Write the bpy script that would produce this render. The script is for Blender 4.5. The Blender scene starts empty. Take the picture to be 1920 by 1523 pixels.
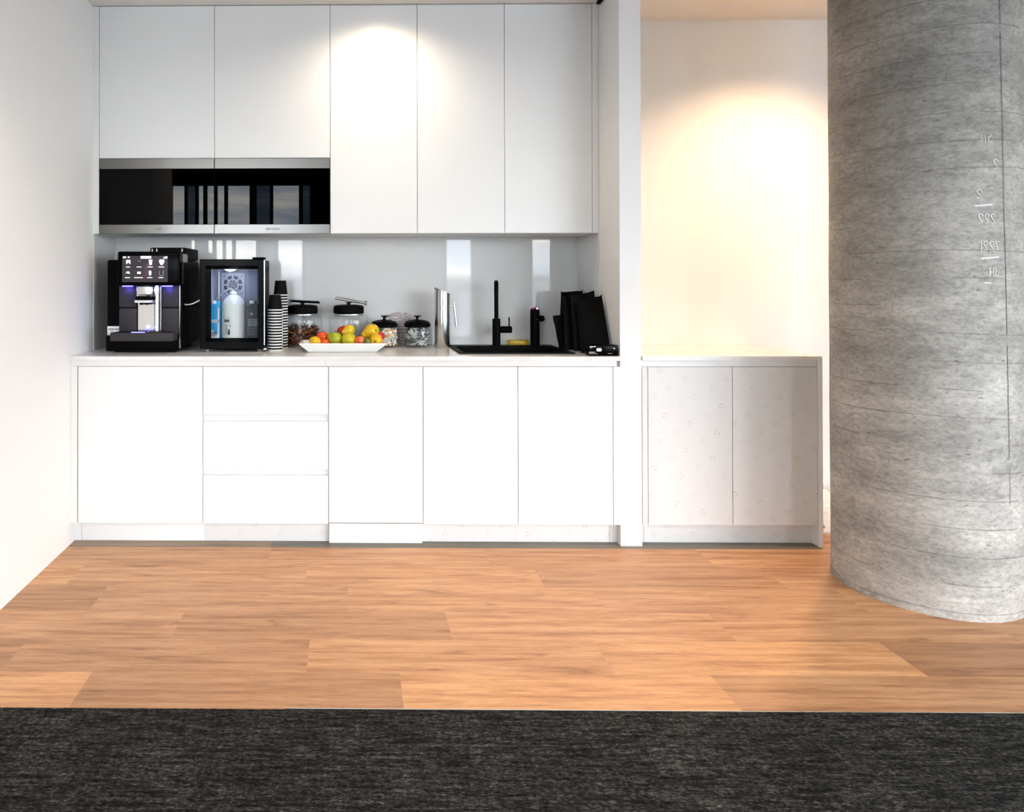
import bpy, bmesh, math, random
from mathutils import Vector, Matrix, noise
random.seed(7)
C = bpy.context.scene.collection
PI = math.pi

# ------------------------------------------------------------------ materials
def mat(name, color, rough=.5, metal=0, ior=1.45, coat=0, emit=None, estr=0, spec=None):
    m = bpy.data.materials.new(name); m.use_nodes = True
    b = m.node_tree.nodes['Principled BSDF']
    b.inputs['Base Color'].default_value = (*color, 1)
    b.inputs['Roughness'].default_value = rough
    b.inputs['Metallic'].default_value = metal
    b.inputs['IOR'].default_value = ior
    if coat: b.inputs['Coat Weight'].default_value = coat
    if emit:
        b.inputs['Emission Color'].default_value = (*emit, 1); b.inputs['Emission Strength'].default_value = estr
    return m
class NT:
    def __init__(s, m): s.t = m.node_tree; s.b = s.t.nodes.get('Principled BSDF')
    def n(s, typ, **k):
        nd = s.t.nodes.new(typ)
        for a, v in k.items():
            if a.startswith('i_'):
                key = a[2:]; key = int(key) if key.isdigit() else key.replace('_', ' ')
                nd.inputs[key].default_value = v
            else: setattr(nd, a, v)
        return nd
    def l(s, a, b): s.t.links.new(a, b)
    def math(s, op, a, b=None, c=None):
        nd = s.t.nodes.new('ShaderNodeMath'); nd.operation = op
        for i, v in enumerate((a, b, c)):
            if v is None: continue
            if isinstance(v, (int, float)): nd.inputs[i].default_value = v
            else: s.l(v, nd.inputs[i])
        return nd.outputs[0]
    def ramp(s, fac, stops, interp='LINEAR'):
        r = s.t.nodes.new('ShaderNodeValToRGB'); r.color_ramp.interpolation = interp
        e = r.color_ramp.elements
        while len(e) < len(stops): e.new(.5)
        for k, (p, c) in enumerate(stops):
            e[k].position = p
            e[k].color = (*c, 1) if isinstance(c, tuple) else (c, c, c, 1)
        s.l(fac, r.inputs[0]); return r.outputs[0]
    def mix(s, typ, fac, a, b):
        nd = s.t.nodes.new('ShaderNodeMix'); nd.data_type = 'RGBA'; nd.blend_type = typ
        for i, v in ((0, fac), (6, a), (7, b)):
            if isinstance(v, (int, float)): nd.inputs[i].default_value = v
            elif isinstance(v, tuple): nd.inputs[i].default_value = (*v, 1)
            else: s.l(v, nd.inputs[i])
        return nd.outputs[2]
    def noise(s, vec, scale, detail=3, rough=.5, dist=0):
        nd = s.n('ShaderNodeTexNoise', i_Scale=scale, i_Detail=detail, i_Roughness=rough, i_Distortion=dist)
        s.l(vec, nd.inputs['Vector']); return nd.outputs[0]
    def mapping(s, vec, scale=(1, 1, 1), rot=(0, 0, 0), loc=(0, 0, 0)):
        nd = s.t.nodes.new('ShaderNodeMapping'); nd.inputs['Scale'].default_value = scale
        nd.inputs['Rotation'].default_value = rot; nd.inputs['Location'].default_value = loc
        s.l(vec, nd.inputs[0]); return nd.outputs[0]
    def bump(s, h, strength=.2, dist=.01):
        nd = s.n('ShaderNodeBump', i_Strength=strength, i_Distance=dist)
        s.l(h, nd.inputs['Height']); s.l(nd.outputs[0], s.b.inputs['Normal'])
    def geo(s): return s.t.nodes.new('ShaderNodeNewGeometry').outputs['Position']

M = {}
def textured_white(name, col, rough, var=.02, bump=.05, sc=220):
    m = mat(name, col, rough); t = NT(m); p = t.geo()
    n = t.noise(p, sc, 2)
    t.l(t.mix('MULTIPLY', 1, (*col,), t.ramp(n, [(0, 1 - var), (1, 1 + var)])), t.b.inputs['Base Color'])
    t.bump(n, bump, .002); return m
M['wall'] = textured_white('white wall paint', (.85, .86, .85), .8, .03, .12)
M['ceiling'] = textured_white('ceiling paint', (.84, .81, .77), .9, .03, .12)
M['cab'] = textured_white('white satin laminate', (.83, .845, .835), .38, .012, .02)
M['rail'] = mat('white recess rail', (.82, .82, .81), .5)
M['darkwall'] = textured_white('dark rear wall', (.035, .035, .037), .9)
M['darkceil'] = textured_white('dark exposed ceiling', (.06, .06, .06), .9)
M['black'] = mat('satin black', (.003, .003, .003), .4, ior=1.10)
M['blackmatt'] = mat('matt black', (.003, .003, .003), .6, ior=1.15)
M['blackgloss'] = mat('gloss black', (.002, .002, .0022), .15, ior=1.11)
M['ovenglass'] = mat('black oven glass', (.0002, .0002, .0004), .01, ior=1.225)
M['steel'] = mat('brushed steel', (.42, .41, .395), .3, 1)
t = NT(M['steel']); n = t.noise(t.mapping(t.geo(), (3, 3, 400)), 2, 3)
t.l(t.ramp(n, [(0, .24), (1, .42)]), t.b.inputs['Roughness'])
M['trim'] = mat('grey brushed trim', (.20, .195, .185), .28, 1)
M['chrome'] = mat('polished steel', (.72, .72, .71), .12, 1)
M['trimsteel'] = mat('dark steel trim', (.35, .35, .35), .25, 1)
M['jugsteel'] = mat('satin steel', (.62, .62, .60), .24, 1)
M['greypanel'] = mat('dark grey lacquer', (.042, .037, .041), .45, ior=1.25)
M['ledgeblue'] = mat('violet led', (.1, .1, .8), .5, emit=(.12, .10, 1), estr=5)
M['ledstrip'] = mat('blue led strip', (.1, .1, .8), .5, emit=(.25, .25, 1), estr=3)
M['whiteplastic'] = mat('white plastic', (.85, .85, .85), .4)
M['papergrey'] = mat('printed grey', (.25, .25, .25), .6)
M['ink'] = mat('dark ink', (.02, .02, .03), .6)
M['paperwhite'] = mat('white paper', (.8, .8, .78), .6)
M['whiteprint'] = mat('white print', (.75, .75, .75), .6)
M['alu'] = mat('aluminium edge', (.8, .8, .78), .3, 1)

# wood planks
m = M['wood'] = mat('oak vinyl planks', (.5, .28, .14), .42); t = NT(m); p = t.geo()
at = t.n('ShaderNodeAttribute', attribute_name='plank'); sep = t.n('ShaderNodeSeparateColor'); t.l(at.outputs['Color'], sep.inputs[0])
off = t.n('ShaderNodeCombineXYZ'); t.l(t.math('MULTIPLY', sep.outputs[1], 37.), off.inputs[0]); t.l(t.math('MULTIPLY', sep.outputs[1], 91.), off.inputs[1])
va = t.n('ShaderNodeVectorMath', operation='ADD'); t.l(p, va.inputs[0]); t.l(off.outputs[0], va.inputs[1]); pv = va.outputs[0]
g1 = t.noise(t.mapping(pv, (1.0, 15, 1)), 2.0, 6, .62, .25)
g2 = t.noise(t.mapping(pv, (3.2, 60, 1)), 3.6, 6, .8, .1)
g3 = t.noise(t.mapping(pv, (1.5, 11, 1)), 1.9, 5, .65, .9)
col = t.ramp(g1, [(.30, (.33, .16, .075)), (.43, (.46, .25, .128)), (.55, (.56, .325, .178)), (.72, (.65, .40, .235))])
col = t.mix('MULTIPLY', .75, col, t.ramp(g2, [(.34, .62), (.62, 1.12)]))
col = t.mix('MULTIPLY', .9, col, t.ramp(g3, [(.28, (.50, .40, .32)), (.40, (.92, .90, .88)), (.5, (1, 1, 1))]))
col = t.mix('MULTIPLY', 1, col, t.ramp(sep.outputs[0], [(0, (.56, .46, .38)), (.5, (.97, .91, .84)), (1, (1.27, 1.17, 1.0))]))
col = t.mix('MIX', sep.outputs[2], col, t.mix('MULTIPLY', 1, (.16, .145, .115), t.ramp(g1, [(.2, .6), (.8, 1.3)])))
t.l(col, t.b.inputs['Base Color']); t.bump(g2, .12, .002)

# carpet
m = M['carpet'] = mat('charcoal loop carpet', (.05, .05, .05), .95, ior=1.2); t = NT(m); p = t.geo()
c1 = t.noise(t.mapping(p, (1, 2.0, 1)), 82, 4, .8)
c2 = t.noise(t.mapping(p, (1, 11, 1)), 7, 5, .75, .4)
c3 = t.noise(t.mapping(p, (10, 1.5, 1)), 6, 2, .5)
c4 = t.noise(p, 2.5, 3)
col = t.ramp(c1, [(.32, .004), (.5, .022), (.68, .10)])
col = t.mix('MULTIPLY', 1, col, t.ramp(c2, [(.40, .30), (.5, .9), (.62, 1.7)]))
col = t.mix('MULTIPLY', .6, col, t.ramp(c3, [(.3, .55), (.7, 1.35)]))
col = t.mix('MULTIPLY', 1, col, t.ramp(c4, [(.3, .75), (.7, 1.25)]))
t.l(t.mix('MULTIPLY', 1, col, (1.0, 1.0, .96)), t.b.inputs['Base Color'])
t.bump(c1, .9, .006)

# concrete
m = M['concrete'] = mat('cast concrete', (.4, .4, .38), .85); t = NT(m); p = t.geo()
sp = t.n('ShaderNodeSeparateXYZ'); t.l(p, sp.inputs[0]); Z = sp.outputs[2]
n1 = t.noise(t.mapping(p, (1, 1, 2.2)), 2.6, 6, .6)
n2 = t.noise(t.mapping(p, (1, 1, 1.9)), 48, 5, .8)
n3 = t.noise(t.mapping(p, (1, 1, 3.5)), 10, 5, .75)
n4 = t.noise(p, 7, 3)
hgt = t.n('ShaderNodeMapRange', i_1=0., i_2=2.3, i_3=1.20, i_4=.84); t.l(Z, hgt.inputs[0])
col = t.ramp(n1, [(.30, .235), (.5, .34), (.70, .47)])
col = t.mix('MULTIPLY', 1, col, t.ramp(n2, [(.30, .60), (.5, 1), (.72, 1.28)]))
col = t.mix('MULTIPLY', .8, col, t.ramp(n3, [(.3, .72), (.6, 1.1)]))
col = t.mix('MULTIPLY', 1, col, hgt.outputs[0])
col = t.mix('MULTIPLY', 1, col, (1., .975, .905))
zz = t.math('ADD', Z, t.math('MULTIPLY', t.noise(p, 1.2, 1), .05))
fr = t.math('FRACT', t.math('DIVIDE', zz, .1035))
d = t.math('ABSOLUTE', t.math('SUBTRACT', fr, .5))
line = t.math('LESS_THAN', d, t.math('MULTIPLY', t.noise(p, 16, 2), .042))
gate = t.math('GREATER_THAN', t.noise(t.mapping(p, (1, 1, 3)), 3.3, 3), .49)
gl = t.math('MULTIPLY', t.math('MULTIPLY', line, gate), .5)
col = t.mix('MIX', gl, col, (.13, .125, .11))
pit = t.math('LESS_THAN', t.noise(t.mapping(p, (1, 1, 2.4)), 24, 2), .262)
col = t.mix('MIX', t.math('MULTIPLY', pit, .7), col, (.10, .10, .09))
chip = t.math('MULTIPLY', t.math('LESS_THAN', Z, .022), t.math('GREATER_THAN', n2, .60))
col = t.mix('MIX', t.math('MULTIPLY', chip, .6), col, (.72, .71, .69))
t.l(col, t.b.inputs['Base Color'])
hh = t.math('SUBTRACT', n2, t.math('MULTIPLY', gl, 1.5)); t.bump(hh, .35, .006)

# stone counter, glossy splashback
m = M['stone'] = mat('pale stone', (.66, .64, .61), .12, ior=1.45); t = NT(m); p = t.geo()
n = t.noise(p, 130, 4, .7); n5 = t.noise(p, 9, 4)
t.l(t.mix('MULTIPLY', 1, t.ramp(n, [(.3, (.75, .75, .735)), (.7, (.87, .865, .85))]), t.ramp(n5, [(.3, .93), (.7, 1.05)])), t.b.inputs['Base Color'])
m = M['splash'] = mat('grey back-painted glass', (.6, .6, .6), .015, ior=1.38); t = NT(m); p = t.geo()
t.l(t.ramp(t.noise(p, 300, 2), [(.3, (.66, .66, .65)), (.7, (.73, .73, .72))]), t.b.inputs['Base Color'])

# protective film printed with little rings and marks
m = M['film'] = mat('printed protective film on laminate', (.74, .74, .72), .5); t = NT(m); p = t.geo()
sp = t.n('ShaderNodeSeparateXYZ'); t.l(p, sp.inputs[0])
x = sp.outputs[0]; z = sp.outputs[2]
ax, az, bx, bz = .125, -.0417, -.022, -.125
det = ax * bz - az * bx
def lattice(ox, oz):
    xx = t.math('SUBTRACT', x, ox); zz = t.math('SUBTRACT', z, oz)
    u = t.math('DIVIDE', t.math('SUBTRACT', t.math('MULTIPLY', xx, bz), t.math('MULTIPLY', zz, bx)), det)
    v = t.math('DIVIDE', t.math('SUBTRACT', t.math('MULTIPLY', zz, ax), t.math('MULTIPLY', xx, az)), det)
    fu = t.math('SUBTRACT', t.math('FRACT', t.math('ADD', u, 100.5)), .5); fv = t.math('SUBTRACT', t.math('FRACT', t.math('ADD', v, 100.5)), .5)
    lx = t.math('ADD', t.math('MULTIPLY', fu, ax), t.math('MULTIPLY', fv, bx))
    lz = t.math('ADD', t.math('MULTIPLY', fu, az), t.math('MULTIPLY', fv, bz))
    return lx, lz
lx, lz = lattice(2.846, .748)
rr = t.math('SQRT', t.math('ADD', t.math('MULTIPLY', lx, lx), t.math('MULTIPLY', lz, lz)))
ring = t.math('LESS_THAN', t.math('ABSOLUTE', t.math('SUBTRACT', rr, .0105)), .0021)
br = t.math('GREATER_THAN', t.math('SINE', t.math('ADD', t.math('MULTIPLY', t.math('ARCTAN2', lz, lx), 3.), t.math('MULTIPLY', x, 9.))), -.45)
ring = t.math('MULTIPLY', ring, br)
qx, qz = lattice(2.928, .792)
q1 = t.math('ADD', t.math('MULTIPLY', qx, .8), t.math('MULTIPLY', qz, .6)); q2 = t.math('SUBTRACT', t.math('MULTIPLY', qx, .6), t.math('MULTIPLY', qz, .8))
rq = t.math('SQRT', t.math('ADD', t.math('MULTIPLY', qx, qx), t.math('MULTIPLY', qz, qz)))
st = t.math('GREATER_THAN', t.math('SINE', t.math('MULTIPLY', q1, 900.)), -.1)
st = t.math('MULTIPLY', st, t.math('LESS_THAN', rq, .0165))
st = t.math('MULTIPLY', st, t.math('GREATER_THAN', t.math('SINE', t.math('MULTIPLY', q2, 420.)), -.5))
msk = t.math('MAXIMUM', ring, t.math('MULTIPLY', st, .6))
fade = t.noise(p, 14, 2)
msk = t.math('MULTIPLY', msk, t.ramp(fade, [(.35, .15), (.65, .5)]))
t.l(t.mix('MIX', msk, t.ramp(t.noise(p, 260, 2), [(.3, (.70, .70, .685)), (.7, (.77, .77, .755))]), (.34, .34, .34)), t.b.inputs['Base Color'])

def thinglass(name, tint=(.985, .99, .99), ior=1.3, edge=.62):
    m = bpy.data.materials.new(name); m.use_nodes = True; nt = m.node_tree; nt.nodes.clear(); t = NT(m)
    o = t.n('ShaderNodeOutputMaterial'); tr = t.n('ShaderNodeBsdfTransparent'); gl = t.n('ShaderNodeBsdfGlossy', i_Roughness=.02)
    gl.inputs[0].default_value = (1, 1, 1, 1)
    lw = t.n('ShaderNodeLayerWeight', i_Blend=.35)
    t.l(t.mix('MIX', t.math('POWER', lw.outputs['Facing'], 6.), tint, tuple(c * edge for c in tint)), tr.inputs[0])
    f0 = ((ior - 1) / (ior + 1)) ** 2; l2 = t.n('ShaderNodeLayerWeight', i_Blend=.5); mx = t.n('ShaderNodeMixShader')
    fr_ = t.math('ADD', t.math('MULTIPLY', t.math('POWER', l2.outputs['Facing'], 5.), .8 - f0), f0)
    t.l(fr_, mx.inputs[0]); t.l(tr.outputs[0], mx.inputs[1]); t.l(gl.outputs[0], mx.inputs[2]); t.l(mx.outputs[0], o.inputs[0]); return m
M['glass'] = thinglass('clear jar glass')
M['tinted'] = thinglass('dark tinted glass', (.26, .30, .34), 1.3, .9)
M['pane'] = thinglass('window glass', (.98, .99, 1.), 1.3, .9)
M['fridgeglass'] = thinglass('fridge door glass', (.93, .95, .97), 1.12, .9)
M['milkplastic'] = mat('translucent milk bottle', (.80, .78, .68), .35)
M['milktop'] = mat('clear plastic shoulder', (.72, .75, .80), .3)
M['liner'] = mat('pale violet liner', (.42, .44, .56), .5)
M['linerdark'] = mat('grey violet recess', (.22, .24, .33), .5)
M['cyan'] = mat('bright blue carton', (.02, .33, .62), .5)
M['darkcarton'] = mat('charcoal carton', (.05, .05, .055), .5)
M['cup'] = mat('black ribbed paper', (.006, .006, .006), .8, ior=1.2)
M['display'] = mat('touch display', (.03, .027, .03), .15, ior=1.15, emit=(.30, .26, .30), estr=.10)
M['icon'] = mat('display icons', (.8, .8, .8), .3, emit=(1, .97, 1), estr=.5)
M['icondim'] = mat('dim display icon', (.3, .3, .35), .3, emit=(.35, .36, .45), estr=.4)
M['displaywine'] = mat('display dark red swirl', (.05, .02, .03), .2, emit=(.16, .03, .08), estr=.12)
M['lampdisc'] = mat('lamp diffuser', (.9, .9, .9), .4, emit=(1, .85, .65), estr=14)
M['lampfill'] = mat('added fill lamp diffuser', (.9, .9, .9), .4, emit=(1, .97, .93), estr=6)
M['frame'] = mat('window frame metal', (.02, .02, .022), .4)
M['pier'] = mat('grey pier', (.05, .06, .07), .7)

def fruitmat(name, a, b, sc=25, spots=None):
    m = mat(name, a, .32); t = NT(m); tc = t.n('ShaderNodeTexCoord').outputs['Object']
    c = t.ramp(t.noise(tc, sc, 3, .6), [(.38, a), (.62, b)])
    if spots: c = t.mix('MIX', t.math('LESS_THAN', t.noise(tc, 90, 1), .33), c, spots)
    t.l(c, t.b.inputs['Base Color']); return m
M['pear'] = fruitmat('yellow pear skin', (.72, .42, .006), (.70, .50, .012), 25, (.38, .18, .01))
M['banana'] = fruitmat('deep yellow skin', (.72, .36, .006), (.70, .44, .012))
M['mandarin'] = fruitmat('red orange peel', (.70, .045, .008), (.68, .09, .01))
M['redapple'] = fruitmat('dark red apple skin', (.42, .02, .012), (.62, .07, .02), 30)
M['greenapple'] = fruitmat('green apple skin', (.26, .31, .012), (.40, .42, .02), 30)
M['yelgreen'] = fruitmat('yellow green apple skin', (.42, .40, .012), (.60, .46, .015), 30)
M['gala'] = fruitmat('red streaked apple skin', (.55, .03, .01), (.68, .26, .06), 38)
M['avocado'] = fruitmat('dark green skin', (.07, .08, .015), (.16, .17, .03), 40)
M['plum'] = fruitmat('crimson skin', (.40, .01, .015), (.50, .02, .03))
M['stem'] = mat('brown stem', (.05, .03, .015), .8)
M['sponge'] = fruitmat('yellow sponge foam', (.62, .42, .02), (.75, .55, .05), 200)
M['porcelain'] = mat('white porcelain', (.86, .86, .85), .12)
M['cloth'] = fruitmat('grey pink striped wrapper', (.48, .44, .42), (.62, .55, .52), 20)
t = NT(M['cloth']); w = t.n('ShaderNodeTexWave', i_Scale=22., i_Distortion=9.); w.bands_direction = 'Z'
t.l(t.n('ShaderNodeTexCoord').outputs['Object'], w.inputs[0])
t.l(t.ramp(w.outputs['Fac'], [(.25, (.30, .28, .27)), (.5, (.50, .46, .44)), (.8, (.62, .54, .51))]), t.b.inputs['Base Color'])
def bitsmat(name, stops, rough=.45, metal=0):
    m = mat(name, (.5, .5, .5), rough, metal); t = NT(m); a = t.n('ShaderNodeAttribute', attribute_name='bit')
    t.l(t.ramp(a.outputs['Fac'], stops, 'CONSTANT'), t.b.inputs['Base Color']); return m
M['brownbits'] = bitsmat('brown sticks', [(0, (.045, .012, .006)), (.35, (.12, .035, .012)), (.65, (.24, .085, .03)), (.88, (.42, .22, .10))])
M['snackbits'] = bitsmat('wrapped snacks', [(0, (.6, .58, .55)), (.35, (.85, .83, .80)), (.55, (.75, .40, .08)), (.72, (.12, .12, .13)), (.85, (.80, .62, .30))])
M['silverbits'] = bitsmat('silver sachets', [(0, (.09, .095, .09)), (.3, (.30, .31, .30)), (.55, (.55, .56, .54)), (.8, (.8, .81, .8))], .35)
M['tubeplastic'] = mat('pale milk hose', (.6, .6, .62), .35)
M['foil'] = mat('crumpled white film', (.82, .82, .82), .35)
M['bagpaper'] = mat('black bag', (.003, .003, .003), .45, ior=1.15)
t = NT(M['bagpaper']); t.bump(t.noise(t.geo(), 45, 3), .35, .006)

# ------------------------------------------------------------------ mesh helpers
def BM(): return bmesh.new()
def box(bm, a, b, bev=0, seg=2, rot=None, piv=None):
    c = [(a[i] + b[i]) / 2 for i in range(3)]; s = [abs(b[i] - a[i]) for i in range(3)]
    r = bmesh.ops.create_cube(bm, size=1); vs = r['verts']
    bmesh.ops.scale(bm, vec=s, verts=vs)
    if bev:
        es = list({e for v in vs for e in v.link_edges})
        q = bmesh.ops.bevel(bm, geom=es, offset=min(bev, min(s) * .49), segments=seg, affect='EDGES', profile=.5)
        vs = list({v for f in q['faces'] for v in f.verts} | {v for v in vs if v.is_valid})
    bmesh.ops.translate(bm, vec=c, verts=vs)
    if rot is not None:
        bmesh.ops.rotate(bm, cent=piv or c, matrix=rot, verts=vs)
    return vs
def lathe(bm, prof, c=(0, 0, 0), seg=40, axis=None, tiltfn=None):
    rings = []
    for r, z in prof:
        if r <= 1e-6: rings.append([bm.verts.new((0, 0, z))])
        else: rings.append([bm.verts.new((r * math.cos(2 * PI * k / seg), r * math.sin(2 * PI * k / seg), z)) for k in range(seg)])
    for A, B in zip(rings, rings[1:]):
        for k in range(seg):
            k2 = (k + 1) % seg
            if len(A) == 1 and len(B) == 1: continue
            if len(A) == 1: bm.faces.new((A[0], B[k2], B[k]))
            elif len(B) == 1: bm.faces.new((A[k], A[k2], B[0]))
            else: bm.faces.new((A[k], A[k2], B[k2], B[k]))
    vs = [v for R in rings for v in R]
    if tiltfn:
        for v in vs: v.co = tiltfn(v.co)
    if axis is not None:
        q = Vector((0, 0, 1)).rotation_difference(Vector(axis).normalized()).to_matrix()
        bmesh.ops.rotate(bm, cent=(0, 0, 0), matrix=q, verts=vs)
    bmesh.ops.translate(bm, vec=c, verts=vs)
    return vs
def cyl(bm, c, r, h, seg=32, axis=None, bev=.0):
    b = bev
    pr = [(0, 0), (r - b, 0), (r, b), (r, h - b), (r - b, h), (0, h)] if b else [(0, 0), (r, 0), (r, h), (0, h)]
    return lathe(bm, pr, c, seg, axis)
def tube(bm, pts, r, seg=16, cap=True):
    P = [Vector(p) for p in pts]; rings = []
    up = Vector((0, 0, 1)); prev = None
    for i, p in enumerate(P):
        d = (P[min(i + 1, len(P) - 1)] - P[max(i - 1, 0)]).normalized()
        if prev is None:
            a = d.orthogonal().normalized()
        else:
            a = (prev - d * prev.dot(d)); a = a.normalized() if a.length > 1e-6 else d.orthogonal().normalized()
        prev = a; b = d.cross(a); rr = r[i] if isinstance(r, (list, tuple)) else r
        rings.append([bm.verts.new(p + (a * math.cos(2 * PI * k / seg) + b * math.sin(2 * PI * k / seg)) * rr) for k in range(seg)])
    for A, B in zip(rings, rings[1:]):
        for k in range(seg): bm.faces.new((A[k], A[(k + 1) % seg], B[(k + 1) % seg], B[k]))
    if cap: bm.faces.new(rings[0][::-1]); bm.faces.new(rings[-1])
def prism(bm, poly, y0, y1):
    """polygon in XZ, extruded along Y"""
    A = [bm.verts.new((x, y0, z)) for x, z in poly]; B = [bm.verts.new((x, y1, z)) for x, z in poly]
    bm.faces.new(A); bm.faces.new(B[::-1])
    for k in range(len(poly)):
        j = (k + 1) % len(poly); bm.faces.new((A[k], B[k], B[j], A[j]))
    return A + B
def link(name, bm, m, parent=None, smooth=True, ang=35, fix=True):
    if fix: bmesh.ops.recalc_face_normals(bm, faces=bm.faces)
    root = parent
    while root is not None and root.parent is not None: root = root.parent
    if root is not None and any(root.location):
        bmesh.ops.translate(bm, vec=-root.location, verts=bm.verts)
    if smooth:
        for f in bm.faces: f.smooth = True
        for e in bm.edges:
            if len(e.link_faces) != 2 or e.calc_face_angle(0) > math.radians(ang): e.smooth = False
    me = bpy.data.meshes.new(name); bm.to_mesh(me); bm.free()
    o = bpy.data.objects.new(name, me); C.objects.link(o)
    me.materials.append(M[m] if isinstance(m, str) else m)
    if parent is not None: o.parent = parent
    return o
def thing(name, label, cat, loc=(0, 0, 0), group=None):
    o = bpy.data.objects.new(name, None); C.objects.link(o); o.location = loc; o.empty_display_size = .05
    o['label'] = label; o['category'] = cat
    if group: o['group'] = group
    return o
def tag(o, label, cat, group=None, kind=None):
    o['label'] = label; o['category'] = cat
    if group: o['group'] = group
    if kind: o['kind'] = kind
    return o
def struct(name, bm, m, parent=None, label=None, **k):
    o = link(name, bm, m, parent, **k)
    if parent is None: o['kind'] = 'structure'
    if label: o['label'] = label
    return o
def onebox(a, b, bev=0, seg=2):
    bm = BM(); box(bm, a, b, bev, seg); return bm
def dup(root, loc, label):
    r = root.copy(); C.objects.link(r); r.location = loc; r['label'] = label
    for ch in root.children:
        c = ch.copy(); C.objects.link(c); c.parent = r
        for g in ch.children:
            d = g.copy(); C.objects.link(d); d.parent = c
    return r

# ------------------------------------------------------------------ the room
W = 2.62; NX = 2.722; CEIL = 2.717; KC = 2.69; YC = -1.873; YR = -6.3; XL = -3.2; XR = 9.2
# planks
bm = BM(); la = bm.loops.layers.float_color.new('plank')
offs = {0: .97, 1: .16, 2: .34, 3: .71, 4: .21, 5: .51, -1: .96, -2: .4, -3: .8}
tones = {(5, 0): .95, (5, 1): .36, (5, 2): .88, (5, 3): .42, (4, 2): .62, (4, 3): .8, (4, 4): .22, (4, 1): .38, (4, 0): .3, (3, 1): .33, (3, 2): .62, (3, 3): .55,
         (2, 1): .45, (2, 2): .6, (2, 3): .5, (1, 1): .55, (1, 2): .62, (1, 3): .35, (1, 4): .45, (0, 1): .5, (0, 2): .45, (0, 3): .62, (0, 4): .4}
for k in range(-3, 6):
    y1 = -.63 - .21 * k; y0 = y1 - .21
    if k == 5: y0 = YC
    cuts = [XL] + [offs[k] + .99 * j for j in range(-4, 8)] + [XR]
    if k == -1: cuts.append(3.55)
    cuts = sorted(c for c in cuts if XL <= c <= XR)
    for a, b in zip(cuts, cuts[1:]):
        j = round((a - offs[k]) / .99) + 1
        tn = tones.get((k, j), random.uniform(.25, .75)); sd = random.random()
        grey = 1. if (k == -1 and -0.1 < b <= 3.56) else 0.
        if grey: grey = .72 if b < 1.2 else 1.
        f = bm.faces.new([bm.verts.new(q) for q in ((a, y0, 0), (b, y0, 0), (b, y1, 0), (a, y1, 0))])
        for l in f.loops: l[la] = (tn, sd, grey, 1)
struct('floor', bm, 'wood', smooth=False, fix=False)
# a slab below so that the floor has body
struct('floor', onebox((XL, YR, -.12), (XR, .15, -.004)), 'darkceil')
# carpet: fine displaced pile in front, plain beyond
bm = BM(); nx, ny = 640, 170; x0, x1, yb = -.05, 3.75, YC - .95
g = []
for j in range(ny + 1):
    row = []; y = YC + (yb - YC) * j / ny
    for i in range(nx + 1):
        x = x0 + (x1 - x0) * i / nx
        h = .0045 + .0022 * noise.noise((x * 60, y * 240, 0)) + .0015 * noise.noise((x * 190, y * 190, 5))
        yy = y + (0.0016 * noise.noise((x * 90, 3, 1)) if j == 0 else 0)
        if j == 0: h = .001
        row.append(bm.verts.new((x, yy, max(h, .0012))))
    g.append(row)
for j in range(ny):
    for i in range(nx): bm.faces.new((g[j][i], g[j + 1][i], g[j + 1][i + 1], g[j][i + 1]))
for (a, b, c, d) in ((XL, x0, YC, yb), (x1, XR, YC, yb), (XL, XR, yb, YR)):
    bm.faces.new([bm.verts.new(q) for q in ((a, d, .0045), (b, d, .0045), (b, c, .0045), (a, c, .0045))])
tag(link('carpet', bm, 'carpet', fix=False, ang=180), 'charcoal streaked loop carpet along the front of the wooden floor', 'carpet')
struct('trim_1', onebox((1.15, YC + .0003, .0002), (XR, YC + .004, .003)), 'alu')

struct('wall_left', onebox((-.12, -1.93, 0), (0, .12, 2.9)), 'wall')
struct('wall_back', onebox((0.0005, 0, 0), (5.2, .12, 2.9)), 'wall')
struct('wall_right', onebox((5.2, -2.3, 0), (5.32, .12, 2.9)), 'wall')
struct('wall_partition', onebox((W, -.596, 0), (NX, -.0005, KC + .02)), 'wall')
struct('ceiling', onebox((0.0005, -2.6, KC), (W, -.0005, KC + .15)), 'ceiling')
M['ceiling_bounce'] = textured_white('ceiling paint with painted bounce', (.86, .78, .70), .9, .03, .12)  # niche ceiling: warm bounced light is painted into this colour
struct('ceiling', onebox((W + .0005, -2.6, CEIL), (5.1995, -.0005, CEIL + .12)), 'ceiling_bounce')
struct('ceiling', onebox((XL, YR, 2.95), (XR, -.6, 3.05)), 'darkceil')
struct('wall_rear_left', onebox((XL, YR, 0), (XL + .1, -1.93, 2.95)), 'darkwall')
struct('wall_side', onebox((XL, -1.93, 0), (-.1205, -1.85, 2.95)), 'darkwall')
struct('wall_beside', onebox((5.3205, -2.3, 0), (XR, -2.2, 2.95)), 'wall')
struct('trim_2', onebox((W - .018, -.56, KC - .016), (W - .0005, -.345, KC - .0005)), 'blackmatt')
struct('baseboard_back', onebox((3.60, -.014, 0), (5.19, -.0005, .085), .003), 'wall')

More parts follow.
